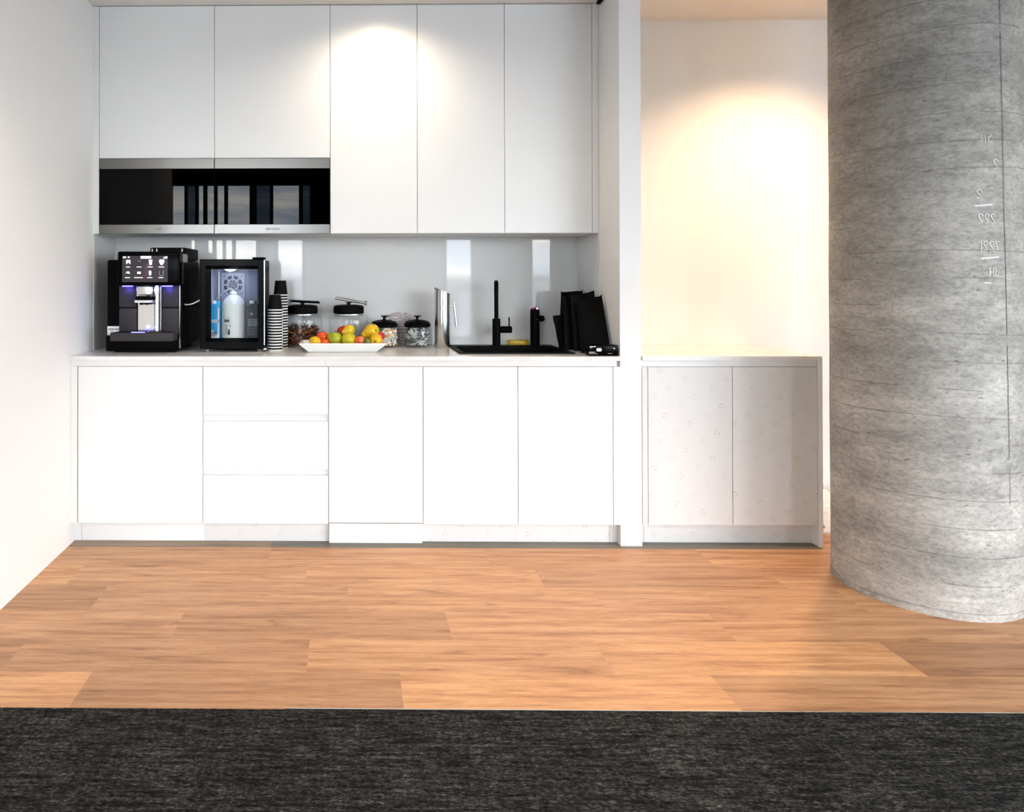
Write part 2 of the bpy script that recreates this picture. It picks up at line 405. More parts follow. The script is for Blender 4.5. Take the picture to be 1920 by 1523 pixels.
# rear wall with window openings
wins = [(-1.15, -.95), (-.945, -.80), (-.79, -.69), (-.67, -.54), (-.53, -.40), (-.385, -.05), (.01, .23), (.24, .63), (.65, .78), (2.71, 3.10), (3.96, 4.27), (4.9, 6.2), (6.3, 7.6), (7.7, 9.0)]
zb, zt = .08, 2.58
bm = BM(); xs = XL
for a, b in wins:
    box(bm, (xs, YR - .12, 0), (a, YR, 2.95)); xs = b
    box(bm, (a, YR - .12, 0), (b, YR, zb)); box(bm, (a, YR - .12, zt), (b, YR, 2.95))
box(bm, (xs, YR - .12, 0), (XR, YR, 2.95))
struct('wall_rear', bm, 'darkwall', smooth=False)
def window(n, a, b, y, side=False):
    f = .018
    bm = BM()
    def bx(p, q):
        if side: p = (p[1], p[0], p[2]); q = (q[1], q[0], q[2])
        box(bm, tuple(min(u, v) for u, v in zip(p, q)), tuple(max(u, v) for u, v in zip(p, q)))
    bx((a, y - .06, zb), (a + f, y - .02, zt)); bx((b - f, y - .06, zb), (b, y - .02, zt))
    bx((a, y - .06, zb), (b, y - .02, zb + f)); bx((a, y - .06, zt - f), (b, y - .02, zt))
    o = struct('window_%d' % n, bm, 'frame', smooth=False)
    bm = BM(); bx((a + f, y - .043, zb + f), (b - f, y - .039, zt - f)); link('glass', bm, 'tinted' if n in (2, 7, 9) else 'pane', o, smooth=False)
    L = bpy.data.lights.new('daylight portal', 'AREA'); L.shape = 'RECTANGLE'; L.size = b - a; L.size_y = zt - zb
    L.cycles.is_portal = True
    ob = bpy.data.objects.new('daylight_portal', L); C.objects.link(ob)
    if side: ob.location = (y + .1, (a + b) / 2, (zb + zt) / 2); ob.rotation_euler = (PI / 2, 0, PI / 2)
    else: ob.location = ((a + b) / 2, y - .14, (zb + zt) / 2); ob.rotation_euler = (PI / 2, 0, PI)
for i, (a, b) in enumerate(wins): window(i + 1, a, b, YR)
# right side wall, its wide unseen windows added for more daylight
added_swins = [(-3.7, -2.45), (-5.0, -3.8), (-6.2, -5.1)]
bm = BM(); ys = -2.3
for a, b in added_swins:
    box(bm, (XR, b, 0), (XR + .12, ys, 2.95)); ys = a
    box(bm, (XR, a, 0), (XR + .12, b, zb)); box(bm, (XR, a, zt), (XR + .12, b, 2.95))
box(bm, (XR, YR, 0), (XR + .12, ys, 2.95))
struct('wall_rear_right', bm, 'darkwall', smooth=False)
for i, (a, b) in enumerate(added_swins): window(20 + i, a, b, XR + .08, True)

# ------------------------------------------------------------------ concrete column
CX, CY, CR = 3.699, -1.0146, .312
bm = BM(); seg = 160; rings = []
zs = [i * .012 for i in range(int(CEIL / .012) + 1)] + [CEIL]
for z in zs:
    ring = []
    for k in range(seg):
        a = 2 * PI * k / seg; dx, dy = math.cos(a), math.sin(a)
        r = CR + .0016 * noise.noise((dx * 2, dy * 2, z * 2.2)) + .0005 * noise.noise((dx * 14, dy * 14, z * 22))
        if z < .02: r += .003 * (noise.noise((dx * 22, dy * 22, z * 30)) - .1) + .001
        ring.append(bm.verts.new((CX + r * dx, CY + r * dy, z)))
    rings.append(ring)
for A, B in zip(rings, rings[1:]):
    for k in range(seg): bm.faces.new((A[k], A[(k + 1) % seg], B[(k + 1) % seg], B[k]))
bm.faces.new(rings[0]); bm.faces.new(rings[-1])
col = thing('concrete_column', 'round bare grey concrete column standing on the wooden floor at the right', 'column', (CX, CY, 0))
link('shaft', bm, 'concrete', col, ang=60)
# seam and chalk marks bent round the shaft
def ribbon(bm, pts, w, lift=.0022):
    """pts: (arc offset s, z) on the column, s = r*sin(theta) from the near point"""
    prev = None
    for i, (s, z) in enumerate(pts):
        a, b = pts[max(i - 1, 0)], pts[min(i + 1, len(pts) - 1)]
        d = Vector((b[0] - a[0], b[1] - a[1])); d = d.normalized() if d.length else Vector((1, 0)); nn = Vector((-d.y, d.x)) * w / 2
        q = []
        for sg in (-1, 1):
            ss, z2 = s + nn.x * sg, z + nn.y * sg; th = ss / CR
            q.append(bm.verts.new((CX + (CR + lift) * math.sin(th), CY - (CR + lift) * math.cos(th), z2)))
        if prev: bm.faces.new((prev[0], q[0], q[1], prev[1]))
        prev = q
M['seam'] = mat('seam line', (.17, .165, .15), .9)
M['chalk'] = mat('pale chalk', (.72, .72, .70), .9)
bm = BM(); z = 2.70; pts = []; s = .042
while z > .42:
    if 1.50 < z < 2.45: ss = .053 + (1.95 - z) * .016
    else: ss = .053 + (1.95 - z) * .018
    pts.append((ss + random.uniform(-.0012, .0012), z)); z -= .035
    if random.random() < .12 and len(pts) > 3:
        ribbon(bm, pts, .0026); pts = []
ribbon(bm, pts, .002); link('seam', bm, 'seam', col, smooth=False, fix=False)
def two(cx, cz, h, w):      # a mirror-written 2
    return [(cx - w * .05 + w * .5 * math.cos(a) * -1 * -1, cz + h * .25 + h * .25 * math.sin(a)) for a in [math.radians(d) for d in range(10, 190, 20)]][::1]
def mir2(cx, cz, h, w):
    top = [(cx + w * .45 * math.cos(math.radians(d)), cz + h * .24 + h * .24 * math.sin(math.radians(d))) for d in range(0, 181, 20)]
    top = [(cx - (x - cx), z) for x, z in top][::-1]
    # from right-hand hook over the top, then down to the right foot, then base line to the left
    return [(cx + w * .45, cz + h * .2)] + [(cx + w * .45 * math.cos(math.radians(d)), cz + h * .24 + h * .24 * math.sin(math.radians(d))) for d in range(20, 200, 20)] + [(cx - w * .3, cz + .02 * h), (cx + w * .4, cz - h * .48), (cx - w * .45, cz - h * .5)]
def marks(strokes, w=.0028):
    bm = BM()
    for st_ in strokes: ribbon(bm, st_, w)
    return link('chalk_mark', bm, 'chalk', col, smooth=False, fix=False)
marks([mir2(-.030, 1.488, .034, .016), mir2(-.008, 1.488, .034, .016), mir2(.014, 1.488, .034, .016)])
marks([mir2(-.014, 1.388, .032, .016), mir2(.008, 1.388, .032, .016), [(.030, 1.372), (.022, 1.404), (.040, 1.402)], [(-.038, 1.40), (-.028, 1.404), (-.030, 1.37)]])
marks([mir2(.026, 1.69, .034, .018)]); marks([mir2(-.034, 1.58, .032, .017)])
marks([[(.0, 1.275), (.0, 1.305)], [(.014, 1.275), (.014, 1.305)], [(0, 1.29), (.014, 1.29)], [(.024, 1.302), (.020, 1.278), (.032, 1.28)]])
marks([[(-.012, 1.765), (-.012, 1.795), (-.026, 1.768), (-.026, 1.797)], [(.012, 1.795), (.0, 1.79), (-.002, 1.772), (.010, 1.767)]], .0022)
marks([[(-.052, 1.534), (-.02, 1.537), (.012, 1.539)]], .006); marks([[(-.03, 1.340), (.01, 1.343), (.035, 1.346)]], .006); marks([[(-.02, 1.250), (.004, 1.251)]], .004)

# ------------------------------------------------------------------ base cabinets
DF, KY, DT = -.600, -.550, .019      # door front, kick front, door thickness
Z0, Z1 = .101, .849
def cabinet(name, label, cat, x0, x1, z0, z1, yb, carc=True, group=None, mt='cab'):
    t_ = thing(name, label, cat, ((x0 + x1) / 2, yb, z0), group)
    return t_
def base_unit(name, label, cat, x0, x1, doors, group, kick='cab', dmat='cab', ctop=.8785):
    g_ = .0013
    t_ = thing(name, label, cat, ((x0 + x1) / 2, -.30, 0), group)
    bm = BM()
    box(bm, (x0 + .0004, DF + DT + .001, .101), (x1 - .0004, -.003, ctop))
    if ctop < .8: box(bm, (x0 + .0004, DF + DT + .001, ctop), (x1 - .0004, SY0 - .001, .8785))
    o = link('carcass', bm, 'rail' if dmat == 'cab' else 'film', t_, smooth=False)
    link('kick_board', onebox((x0 + .0004, KY, .0012), (x1 - .0004, KY + .016, .100)), kick, t_, smooth=False)
    for i, (a, b, z0, z1, nm) in enumerate(doors):
        link(nm, onebox((a + g_, DF, z0), (b - g_, DF + DT, z1), .0012, 1), dmat, t_, smooth=False)
    return t_
F0 = .035; SX0, SX1, SY0, SY1 = 1.872, 2.438, -.505, -.078
base_unit('base_cabinet', 'wide white handleless base cabinet with one door beside the left wall', 'cabinet', F0, F0 + .6, [(F0, F0 + .6, Z0, Z1, 'door')], 'white base cabinets')
base_unit('drawer_cabinet', 'white handleless base cabinet with three wide drawers', 'cabinet', F0 + .6, F0 + 1.2, [(F0 + .6, F0 + 1.2, .621, Z1, 'drawer'), (F0 + .6, F0 + 1.2, .359, .588, 'drawer'), (F0 + .6, F0 + 1.2, Z0, .331, 'drawer')], 'white base cabinets', kick='film')
# dishwasher behind a matching panel: dark gap and its own proud kick
t_ = thing('dishwasher', 'dishwasher behind a white panel, thin dark gap above its raised kick board', 'dishwasher', (F0 + 1.425, -.3, 0))
x0, x1 = F0 + 1.2, F0 + 1.65
link('carcass', onebox((x0 + .0004, DF + DT + .001, .101), (x1 - .0004, -.003, .8785)), 'rail', t_, smooth=False)
link('door', onebox((x0 + .0013, DF, .1065), (x1 - .0013, DF + DT, Z1), .0012, 1), 'cab', t_, smooth=False)
link('gap_seal', onebox((x0 + .0013, DF + .012, .1005), (x1 - .0013, DF + DT, .1063)), 'black', t_, smooth=False)
link('kick_board', onebox((x0 + .002, KY - .022, .0012), (x1 - .002, KY, .099)), 'cab', t_, smooth=False)
base_unit('sink_cabinet', 'narrow white one-door base cabinet under the left half of the black sink', 'cabinet', F0 + 1.65, F0 + 2.1, [(F0 + 1.65, F0 + 2.1, Z0, Z1, 'door')], 'white base cabinets', kick='film', ctop=.70)
base_unit('sink_cabinet', 'narrow white one-door base cabinet next to the partition wall', 'cabinet', F0 + 2.1, F0 + 2.55, [(F0 + 2.1, F0 + 2.55, Z0, Z1, 'door')], 'white base cabinets', kick='film', ctop=.70)
tag(link('filler_panel', onebox((.0008, DF, Z0), (F0 - .003, -.02, Z1 + .001)), 'cab', smooth=False), 'slim white filler strip between the base cabinets and the left wall', 'panel')
tag(link('filler_panel', onebox((F0 + 2.5515, DF, Z0), (W - .0008, -.02, Z1 + .001)), 'cab', smooth=False), 'slim white filler strip between the base cabinets and the partition wall', 'panel')
tag(link('rail_end', onebox((W - .0165, DF + .008, .8512), (W - .0008, DF + .0185, .8795)), 'papergrey', smooth=False), 'small grey end piece of the finger rail touching the partition wall', 'rail')
tag(link('finger_rail', onebox((.0008, DF + .0, .8512), (F0 + 1.185, DF + .0185, .8795)), 'rail', smooth=False), 'long white finger rail under the worktop, left length above the drawers', 'rail')
tag(link('finger_rail', onebox((F0 + 1.1865, DF + .0, .8512), (W - .017, DF + .0185, .8795)), 'rail', smooth=False), 'white finger rail under the worktop, right length below the sink', 'rail')
tag(link('shadow_board', onebox((.0008, KY + .0, .0012), (F0 - .001, KY + .016, .100)), 'cab', smooth=False), 'short white kick board piece touching the left wall', 'panel')
tag(link('shadow_board', onebox((F0 + 2.551, KY + .0, .0012), (W - .001, KY + .016, .100)), 'cab', smooth=False), 'short white kick board piece touching the partition wall', 'panel')

# worktop with a cut-out for the sink
SX0, SX1, SY0, SY1 = 1.872, 2.438, -.505, -.078
bm = BM(); CT0, CT1, CF = .880, .900, -.620
box(bm, (.0008, CF, CT0), (SX0 + .012, -.0075, CT1)); box(bm, (SX1 - .012, CF, CT0), (W - .0008, -.0075, CT1))
box(bm, (SX0 + .012, CF, CT0), (SX1 - .012, SY0 + .012, CT1)); box(bm, (SX0 + .012, SY1 - .012, CT0), (SX1 - .012, -.0075, CT1))
bmesh.ops.remove_doubles(bm, verts=bm.verts, dist=.0001)
tag(link('worktop', bm, 'stone', smooth=False), 'pale speckled stone worktop holding the coffee machine and sink', 'worktop')

# right-hand cabinet covered with printed film
RX = NX + .0008
base_unit('low_cabinet', 'white two-door low cabinet covered in printed protective film', 'cabinet', 2.749, 3.546, [(2.749, 3.1475, Z0, Z1, 'door'), (3.1475, 3.546, Z0, Z1, 'door')], None, kick='film', dmat='film')
tag(link('filler_panel', onebox((RX, DF, Z0), (2.7475, -.02, Z1 + .001)), 'film', smooth=False), 'slim film-covered filler strip right of the partition wall', 'panel')
tag(link('shadow_board', onebox((RX, KY, .0012), (2.7475, KY + .016, .100)), 'film', smooth=False), 'short film-covered kick board piece right of the partition wall', 'panel')
tag(link('end_panel', onebox((3.5468, -.606, .0012), (3.566, -.001, .8795)), 'cab', smooth=False), 'tall thin white end panel closing the low cabinet beside the column', 'panel')
tag(link('worktop', onebox((RX, -.606, .8805), (3.566, -.001, .900)), 'stone', smooth=False), 'short pale worktop on the low cabinet in the warm lit niche', 'worktop')
tag(link('finger_rail', onebox((RX, DF + .012, .8505), (3.5455, DF + .0185, .8795)), 'rail', smooth=False), 'recessed rail under the short worktop in the niche', 'rail')

# ------------------------------------------------------------------ splashback
UF, UB = -.323, 1.503
tag(link('splashback', onebox((.0085, -.0065, .9002), (W - .0085, -.0005, UB + .04)), 'splash', smooth=False), 'glossy pale grey splashback along the back wall behind the worktop', 'splashback')
tag(link('splashback', onebox((.0008, -.318, .9004), (.0075, -.0008, UB - .001)), 'splash', smooth=False), 'glossy grey side splashback on the left wall beside the coffee machine', 'splashback')
tag(link('splashback', onebox((W - .0075, -.318, .9004), (W - .0008, -.0008, UB - .001)), 'splash', smooth=False), 'glossy grey side splashback on the partition wall by the black bags', 'splashback')

# ------------------------------------------------------------------ upper cabinets
UT = KC - .004
def upper(label, x0, x1, z0, name='wall_cabinet'):
    t_ = thing(name, label, 'cabinet', ((x0 + x1) / 2, -.16, z0), 'white wall cabinets')
    zc0 = z0 if z0 > UB + .05 else UB
    link('carcass', onebox((x0 + .0004, UF + DT + .001, zc0), (x1 - .0004, -.0075, UT)), 'cab', t_, smooth=False)
    link('door', onebox((x0 + .0012, UF, zc0 - .0 + (.001)), (x1 - .0012, UF + DT, UT), .001, 1), 'cab', t_, smooth=False)
    return t_
upper('white wall cabinet above the left-hand microwave', F0, F0 + .6, 1.8945)
upper('white wall cabinet above the right-hand microwave', F0 + .6, F0 + 1.2, 1.8945)
upper('tall white wall cabinet with the brightest lamp pool, right of the microwaves', F0 + 1.2, F0 + 1.65, UB)
upper('tall white wall cabinet in the middle of the three tall ones', F0 + 1.65, F0 + 2.1, UB)
upper('tall white wall cabinet nearest the partition wall', F0 + 2.1, F0 + 2.55, UB)
tag(link('filler_panel', onebox((.0008, UF, UB), (F0 - .0008, -.0075, UT)), 'cab', smooth=False), 'slim white filler strip between the microwave and the left wall', 'panel')
tag(link('filler_panel', onebox((F0 + 2.5508, UF, UB), (W - .0008, -.0075, UT)), 'cab', smooth=False), 'slim white filler strip between the wall cabinets and the partition wall', 'panel')

# microwaves
def microwave(x0, label, logo):
    t_ = thing('microwave', label, 'microwave', (x0 + .3, -.16, 1.503), 'built-in microwaves')
    x1 = x0 + .6; a, b = x0 + .0014, x1 - .0014
    link('housing', onebox((x0 + .0006, UF + .021, 1.5035), (x1 - .0006, -.008, 1.8935)), 'rail', t_, smooth=False)
    link('glass_front', onebox((a, UF - .002, 1.551), (b, UF + .02, 1.8400), .001, 1), 'ovenglass', t_, smooth=False)
    link('top_trim', onebox((a, UF - .003, 1.8402), (b, UF + .02, 1.8932), .001, 1), 'trim', t_, smooth=False)
    tr = link('bottom_trim', onebox((a, UF - .003, 1.5035), (b, UF + .02, 1.5508), .001, 1), 'trim', t_, smooth=False)
    bm = BM(); y = UF - .0036; r = .0011
    if logo:
        xc, zc = x0 + .305, 1.527
        def lt(pts): tube(bm, [(xc + p[0], y, zc + p[1]) for p in pts], r, 6)
        lt([(-.030, .005), (-.036, .003), (-.036, -.003), (-.030, -.005)])
        lt([(-.024 + .005 * math.cos(a_), .005 * math.sin(a_)) for a_ in [i * PI / 4 for i in range(9)]])
        lt([(-.014, -.005), (-.014, .004), (-.009, 0), (-.004, .004), (-.004, -.005)])
        lt([(.002, -.005), (.002, .005), (.009, .004), (.008, -.001), (.002, -.001)])
        lt([(.013, 0), (.021, .001), (.018, .005), (.013, .002), (.015, -.005), (.021, -.004)])
        lt([(.034, .004), (.028, .004), (.027, -.003), (.034, -.004), (.034, 0)])
    else:
        xc, zc = x0 + .315, 1.527
        tube(bm, [(xc - .022, y, zc - .003), (xc - .008, y, zc), (xc + .008, y, zc + .004)], r, 6)
        tube(bm, [(xc + .002, y, zc + .001), (xc + .006, y, zc - .005)], r, 6)
    link('logo', bm, 'ink', tr)
    return t_
microwave(F0, 'built-in black glass microwave with steel trims, next to the left wall', False)
microwave(F0 + .6, 'built-in black glass microwave reflecting windows, right one of the pair', True)

# ------------------------------------------------------------------ coffee machine
cm = thing('coffee_machine', 'tall black bean-to-cup coffee machine with lit touch screen', 'coffee machine', (.30, -.28, .90))
bm = BM(); box(bm, (.108, -.415, .925), (.492, -.040, 1.366), .012, 3); link('housing', bm, 'black', cm)
bm = BM(); box(bm, (.15, -.43, .9005), (.46, -.07, .93), .006); link('base', bm, 'blackmatt', cm)
bm = BM(); box(bm, (.108, -.43, .905), (.475, -.40, .985), .006); link('base_front', bm, 'black', cm)
def mx(px): return .214 + (px - 229) * .002616
def mz(py): return 1.382 - (py - 480) * .00263
# screen head, tilted back a little
R = Matrix.Rotation(math.radians(-4), 3, 'X')
hd = BM(); box(hd, (.190, -.498, 1.236), (.497, -.405, 1.404), .008, 3); head = link('screen_head', hd, 'blackgloss', cm)
SY = -.4985
link('display', onebox((mx(229), SY - .001, mz(529)), (mx(315), SY + .003, mz(480))), 'display', head, smooth=False)
bm = BM(); bmesh.ops.create_circle(bm, cap_ends=True, radius=1, segments=20)
for v in bm.verts:
    x, y = v.co.x, v.co.y; v.co = (mx(273) + x * .017 + y * .012, SY - .0013, mz(510) + y * .042)
link('screen_picture', bm, 'displaywine', head, smooth=False, fix=False)
bm = BM(); IY = SY - .0021
def ibox(px, py, w, h, bm_=None): box(bm_ or bm, (mx(px - w / 2), IY, mz(py + h / 2)), (mx(px + w / 2), IY + .0006, mz(py - h / 2)))
def ipoly(pts):
    prism(bm, [(mx(p[0]), mz(p[1])) for p in pts], IY, IY + .0006)
ibox(274, 482.6, 20, 5); ibox(233.5, 482.4, 5.5, 3.2); ibox(241.5, 482.4, 3.5, 3)
ipoly([(306, 484.8), (309, 481.6), (314.5, 480.6), (314.5, 484.8)])
ibox(240.6, 490, 8, 5); ibox(237.8, 493.5, 2.4, 3); ibox(243.6, 493.5, 2.4, 3)
ipoly([(279.2, 487), (286.4, 487), (285, 497), (280.6, 497)])
ipoly([(299, 487.6), (301, 486.6), (307, 486.6), (309, 487.6), (308.6, 492), (306, 496), (303.7, 497.4), (301.4, 496), (299.2, 492)])
ipoly([(236, 513), (237.5, 509.5), (241, 508.5), (243.5, 511), (243.4, 514), (240, 512.6)])
ibox(261, 511.6, 7, 4.2); ipoly([(279.2, 510), (280.5, 507.6), (283.2, 507.4), (284.6, 510), (284, 515), (281.7, 517.3), (279.8, 515)])
for px, w in ((240.3, 8), (261.2, 9.5), (282.2, 9.8), (303.2, 10.8)): ibox(px, 500.7, w, 1.5)
for px, w in ((239.2, 9.5), (260, 16.5), (281.3, 9.5), (302.2, 9)): ibox(px, 520.6, w, 1.6)
link('icon_print', bm, 'icon', head, smooth=False)
bm = BM(); tube(bm, [(mx(300), IY, mz(508.5)), (mx(299), IY, mz(513)), (mx(301), IY, mz(517)), (mx(306), IY, mz(517)), (mx(307.5), IY, mz(507))], .0011, 6)
link('faint_icon', bm, 'icondim', head); bm = BM(); tube(bm, [(mx(259), IY, mz(488)), (mx(262), IY, mz(491)), (mx(265), IY, mz(488))], .0009, 6); link('faint_icon', bm, 'icondim', head)
# cooling front panels
def gp(a, b, z0, z1): return link('front_panel', onebox((a, -.432, z0), (b, -.410, z1), .004, 2), 'greypanel', cm)
gp(.176, .262, 1.126, 1.236); gp(.176, .262, .990, 1.122); gp(.392, .478, 1.126, 1.236); gp(.392, .478, .990, 1.122)
link('side_trim', onebox((.4795, -.436, .92), (.4865, -.41, 1.366), .002, 2), 'trimsteel', cm)
bm = BM(); box(bm, (.268, -.418, .985), (.384, -.4145, 1.236)); link('spout_bay', bm, 'chrome', cm, smooth=False)
bm = BM(); box(bm, (.274, -.470, 1.180), (.352, -.420, 1.236), .006, 3); sp_ = link('spout_block', bm, 'chrome', cm)
bm = BM()
for i, (x, w) in enumerate(((.287, .006), (.295, .010), (.307, .006), (.315, .010), (.327, .012))): box(bm, (x, -.4712, 1.186 + (i % 2) * .001), (x + w, -.470, 1.192))
link('lettering', bm, 'ink', sp_, smooth=False)
bm = BM(); box(bm, (.268, -.478, 1.150), (.350, -.425, 1.163), .003, 2); link('spout_lip', bm, 'paperwhite', sp_)
bm = BM(); box(bm, (.280, -.474, 1.163), (.345, -.425, 1.1795)); box(bm, (.290, -.470, 1.140), (.305, -.44, 1.1495), .002); box(bm, (.318, -.470, 1.140), (.333, -.44, 1.1495), .002); link('spout_nozzles', bm, 'black', sp_, smooth=False)
bm = BM(); cyl(bm, (.367, -.432, .992), .0145, .244, 24); link('steam_column', bm, 'chrome', cm)
bm = BM(); box(bm, (.158, -.515, .962), (.470, -.405, 1.004), .006, 3); dt = link('drip_tray', bm, 'greypanel', cm)
bm = BM()
for i in range(13): box(bm, (.180 + i * .0215, -.500, 1.0042), (.190 + i * .0215, -.435, 1.0058))
link('grille', bm, 'black', dt, smooth=False)
link('light_strip', onebox((.262, -.5125, 1.0045), (.330, -.506, 1.008), .001, 1), 'ledstrip', dt)
for a, b in ((.205, .250), (.402, .450)): link('work_light', onebox((a, -.470, 1.2300), (b, -.440, 1.2355)), 'ledgeblue', head, smooth=False)
bm = BM(); box(bm, (.322, -.40, 1.3665), (.505, -.11, 1.428), .008, 3)
hp = link('bean_hopper', bm, 'blackmatt', cm)
bm = BM()
bm.free()
for x in (.335, .358, .487): bm = BM(); cyl(bm, (x, -.4035, 1.407), .0035, .014, 12); link('stud', bm, 'whiteprint', hp)
bm = BM(); box(bm, (.478, -.43, 1.352), (.506, -.36, 1.395), .004); link('hopper_bracket', bm, 'papergrey', hp)
st = link('rating_sticker', onebox((.112, -.4168, .978), (.182, -.4152, 1.030)), 'paperwhite', cm, smooth=False)
bm = BM()
for i, (x, w) in enumerate(((.117, .007), (.126, .006), (.134, .010), (.148, .005), (.155, .008), (.165, .010))): box(bm, (x, -.4176, 1.013), (x + w, -.4168, 1.018))
for z in (1.004, .998, .992): box(bm, (.128, -.4176, z), (.146, -.4168, z + .0015))
link('sticker_print', bm, 'ink', st, smooth=False)
# milk hose from machine to fridge
bm = BM()
pts = [(.490, -.36, 1.140)] + [(.490 + .1 * s, -.40 - .02 * s, 1.140 + .005 * math.sin(s * PI) * -1 + .03 * s * s) for s in (.12, .3, .5, .7, .85)] + [(.5755, -.385, 1.166)]
tube(bm, pts, .0032, 10)
tag(link('milk_hose', bm, 'tubeplastic'), 'thin pale milk hose running from coffee machine to glass-door fridge', 'hose')

# ------------------------------------------------------------------ milk fridge
fx0, fx1, fz0, fz1, fy = .578, .904, .914, 1.368, -.412
fr = thing('mini_fridge', 'small black glass-door milk fridge beside the coffee machine', 'fridge', ((fx0 + fx1) / 2, -.22, .90))
bm = BM(); t0 = .028
box(bm, (fx0 + .012, fy + .045, fz0), (fx0 + t0, -.03, fz1)); box(bm, (fx1 - t0, fy + .045, fz0), (fx1 - .020, -.03, fz1))
box(bm, (fx0 + t0, fy + .045, fz0), (fx1 - t0, -.03, fz0 + .03)); box(bm, (fx0 + t0, fy + .045, fz1 - .03), (fx1 - t0, -.03, fz1)); box(bm, (fx0 + t0, -.05, fz0 + .03), (fx1 - t0, -.03, fz1 - .03))
link('cabinet', bm, 'black', fr, smooth=False)
bm = BM(); a, b, c, d = fx0 + t0 + .001, fx1 - t0 - .001, fz0 + .031, fz1 - .031
box(bm, (a, fy + .05, c), (a + .004, -.051, d)); box(bm, (b - .004, fy + .05, c), (b, -.051, d)); box(bm, (a, fy + .05, c), (b, -.051, c + .004)); box(bm, (a, fy + .05, d - .004), (b, -.051, d)); box(bm, (a, -.194, c), (b, -.190, d))
ln = link('liner', bm, 'liner', fr, smooth=False)
xm = .728
XF = .711
link('recess_panel', onebox((a + .035, -.200, 1.10), (b - .035, -.1945, d - .022), .002), 'linerdark', ln)
link('fan_plate', onebox((XF - .062, -.206, 1.13), (XF + .064, -.2005, 1.302), .002), 'liner', ln)
bm = BM(); fc = (XF, -.2075, 1.237)
for r in (.046, .037, .022):
    for k in range(8):
        a0 = k * PI / 4 + .12; ps = [(fc[0] + r * math.cos(a0 + s * .11), fc[1], fc[2] + r * math.sin(a0 + s * .11)) for s in range(6)]
        tube(bm, ps, .0032 if r > .03 else .0024, 6)
for k in range(8):
    a0 = k * PI / 4; tube(bm, [(fc[0] + r * math.cos(a0), fc[1], fc[2] + r * math.sin(a0)) for r in (.009, .017)], .003, 6)
lathe(bm, [(0, -.001), (.004, -.001), (.004, .001), (0, .001)], fc, 12, axis=(0, 1, 0)); link('fan_grille', bm, 'ink', ln)
bm = BM()
for sx in (-1, 1):
    for sz in (-1, 1): bm = BM(); cyl(bm, (XF + sx * .047, -.206, 1.237 + sz * .045), .005, .002, 12, axis=(0, -1, 0)); link('screw', bm, 'papergrey', ln)
bm = BM()
for x in (a + .026, b - .030): bm = BM(); box(bm, (x, -.212, 1.11), (x + .008, -.2005, d - .03), .002); link('guide_rail', bm, 'whiteplastic', ln)
bm = BM()
n_ = 18; prism(bm, [(xm - .006 + .036 * math.cos(PI + PI * k / n_), 1.3325 + .026 * math.sin(PI + PI * k / n_)) for k in range(n_ + 1)], fy + .075, fy + .06)
M['fridgelamp'] = mat('fridge lamp', (.9, .9, .9), .4, emit=(.92, .94, 1), estr=1.0)
link('interior_lamp', bm, 'fridgelamp', fr, smooth=False)
# door frame: deep bevelled ring
bm = BM()
def ring4(x0, x1, z0, z1, y): return [bm.verts.new(q) for q in ((x0, y, z0), (x1, y, z0), (x1, y, z1), (x0, y, z1))]
r0 = ring4(fx0, fx1, fz0, fz1, fy + .044); r1 = ring4(fx0, fx1, fz0, fz1, fy + .004); r2 = ring4(fx0 + .004, fx1 - .004, fz0 + .004, fz1 - .004, fy)
r3 = ring4(fx0 + .030, fx1 - .028, fz0 + .036, fz1 - .032, fy); r4 = ring4(fx0 + .050, fx1 - .040, fz0 + .053, fz1 - .050, fy + .040); r5 = ring4(fx0 + .050, fx1 - .040, fz0 + .053, fz1 - .050, fy + .044)
RR = [r0, r1, r2, r3, r4, r5, r0]
for A, B in zip(RR, RR[1:]):
    for k in range(4): bm.faces.new((A[k], A[(k + 1) % 4], B[(k + 1) % 4], B[k]))
dr = link('door', bm, 'blackgloss', fr, smooth=False)
link('door_glass', onebox((fx0 + .048, fy + .0405, fz0 + .051), (fx1 - .038, fy + .0435, fz1 - .048)), 'fridgeglass', dr, smooth=False)
link('door_edge_trim', onebox((fx1 - .002, fy + .002, fz0 + .02), (fx1 + .004, fy + .012, fz1 - .004), .001, 1), 'chrome', dr)
link('hinge', onebox((fx1 - .060, fy - .002, fz1), (fx1 + .004, fy + .05, fz1 + .010), .003), 'black', dr)
link('lower_hinge', onebox((fx1 - .004, fy, fz0 - .005), (fx1 + .012, fy + .03, fz0 + .006), .002), 'steel', dr)
for x in (fx0 + .03, fx1 - .03):
    for y in (fy + .04, -.06):
        bm = BM(); cyl(bm, (x, y, .9003), .010, fz0 - .9003, 16); link('foot', bm, 'papergrey', fr)
# contents
FL = c + .0045
def carton(name, label, x, w, y, dpt, h, bm_mat, cap=True, cat='carton'):
    t_ = thing(name, label, cat, (x, y, FL))
    bm = BM(); box(bm, (x - w / 2, y - dpt / 2, FL), (x + w / 2, y + dpt / 2, FL + h)); 
    A = [bm.verts.new(q) for q in ((x - w / 2, y - dpt / 2, FL + h), (x + w / 2, y - dpt / 2, FL + h), (x + w / 2, y + dpt / 2, FL + h), (x - w / 2, y + dpt / 2, FL + h))]
    T = [bm.verts.new(q) for q in ((x - w / 2, y, FL + h + .022), (x + w / 2, y, FL + h + .022))]
    bm.faces.new((A[0], A[1], T[1], T[0])); bm.faces.new((A[2], A[3], T[0], T[1])); bm.faces.new((A[1], A[2], T[1])); bm.faces.new((A[3], A[0], T[0]))
    b_ = link('box', bm, bm_mat, t_, smooth=False)
    bm = BM(); cyl(bm, (x - w * .05, y - dpt * .25, FL + h + .008), .012, .016, 20, bev=.002); link('cap', bm, 'whiteplastic', t_)
    return t_, b_
yF = -.27
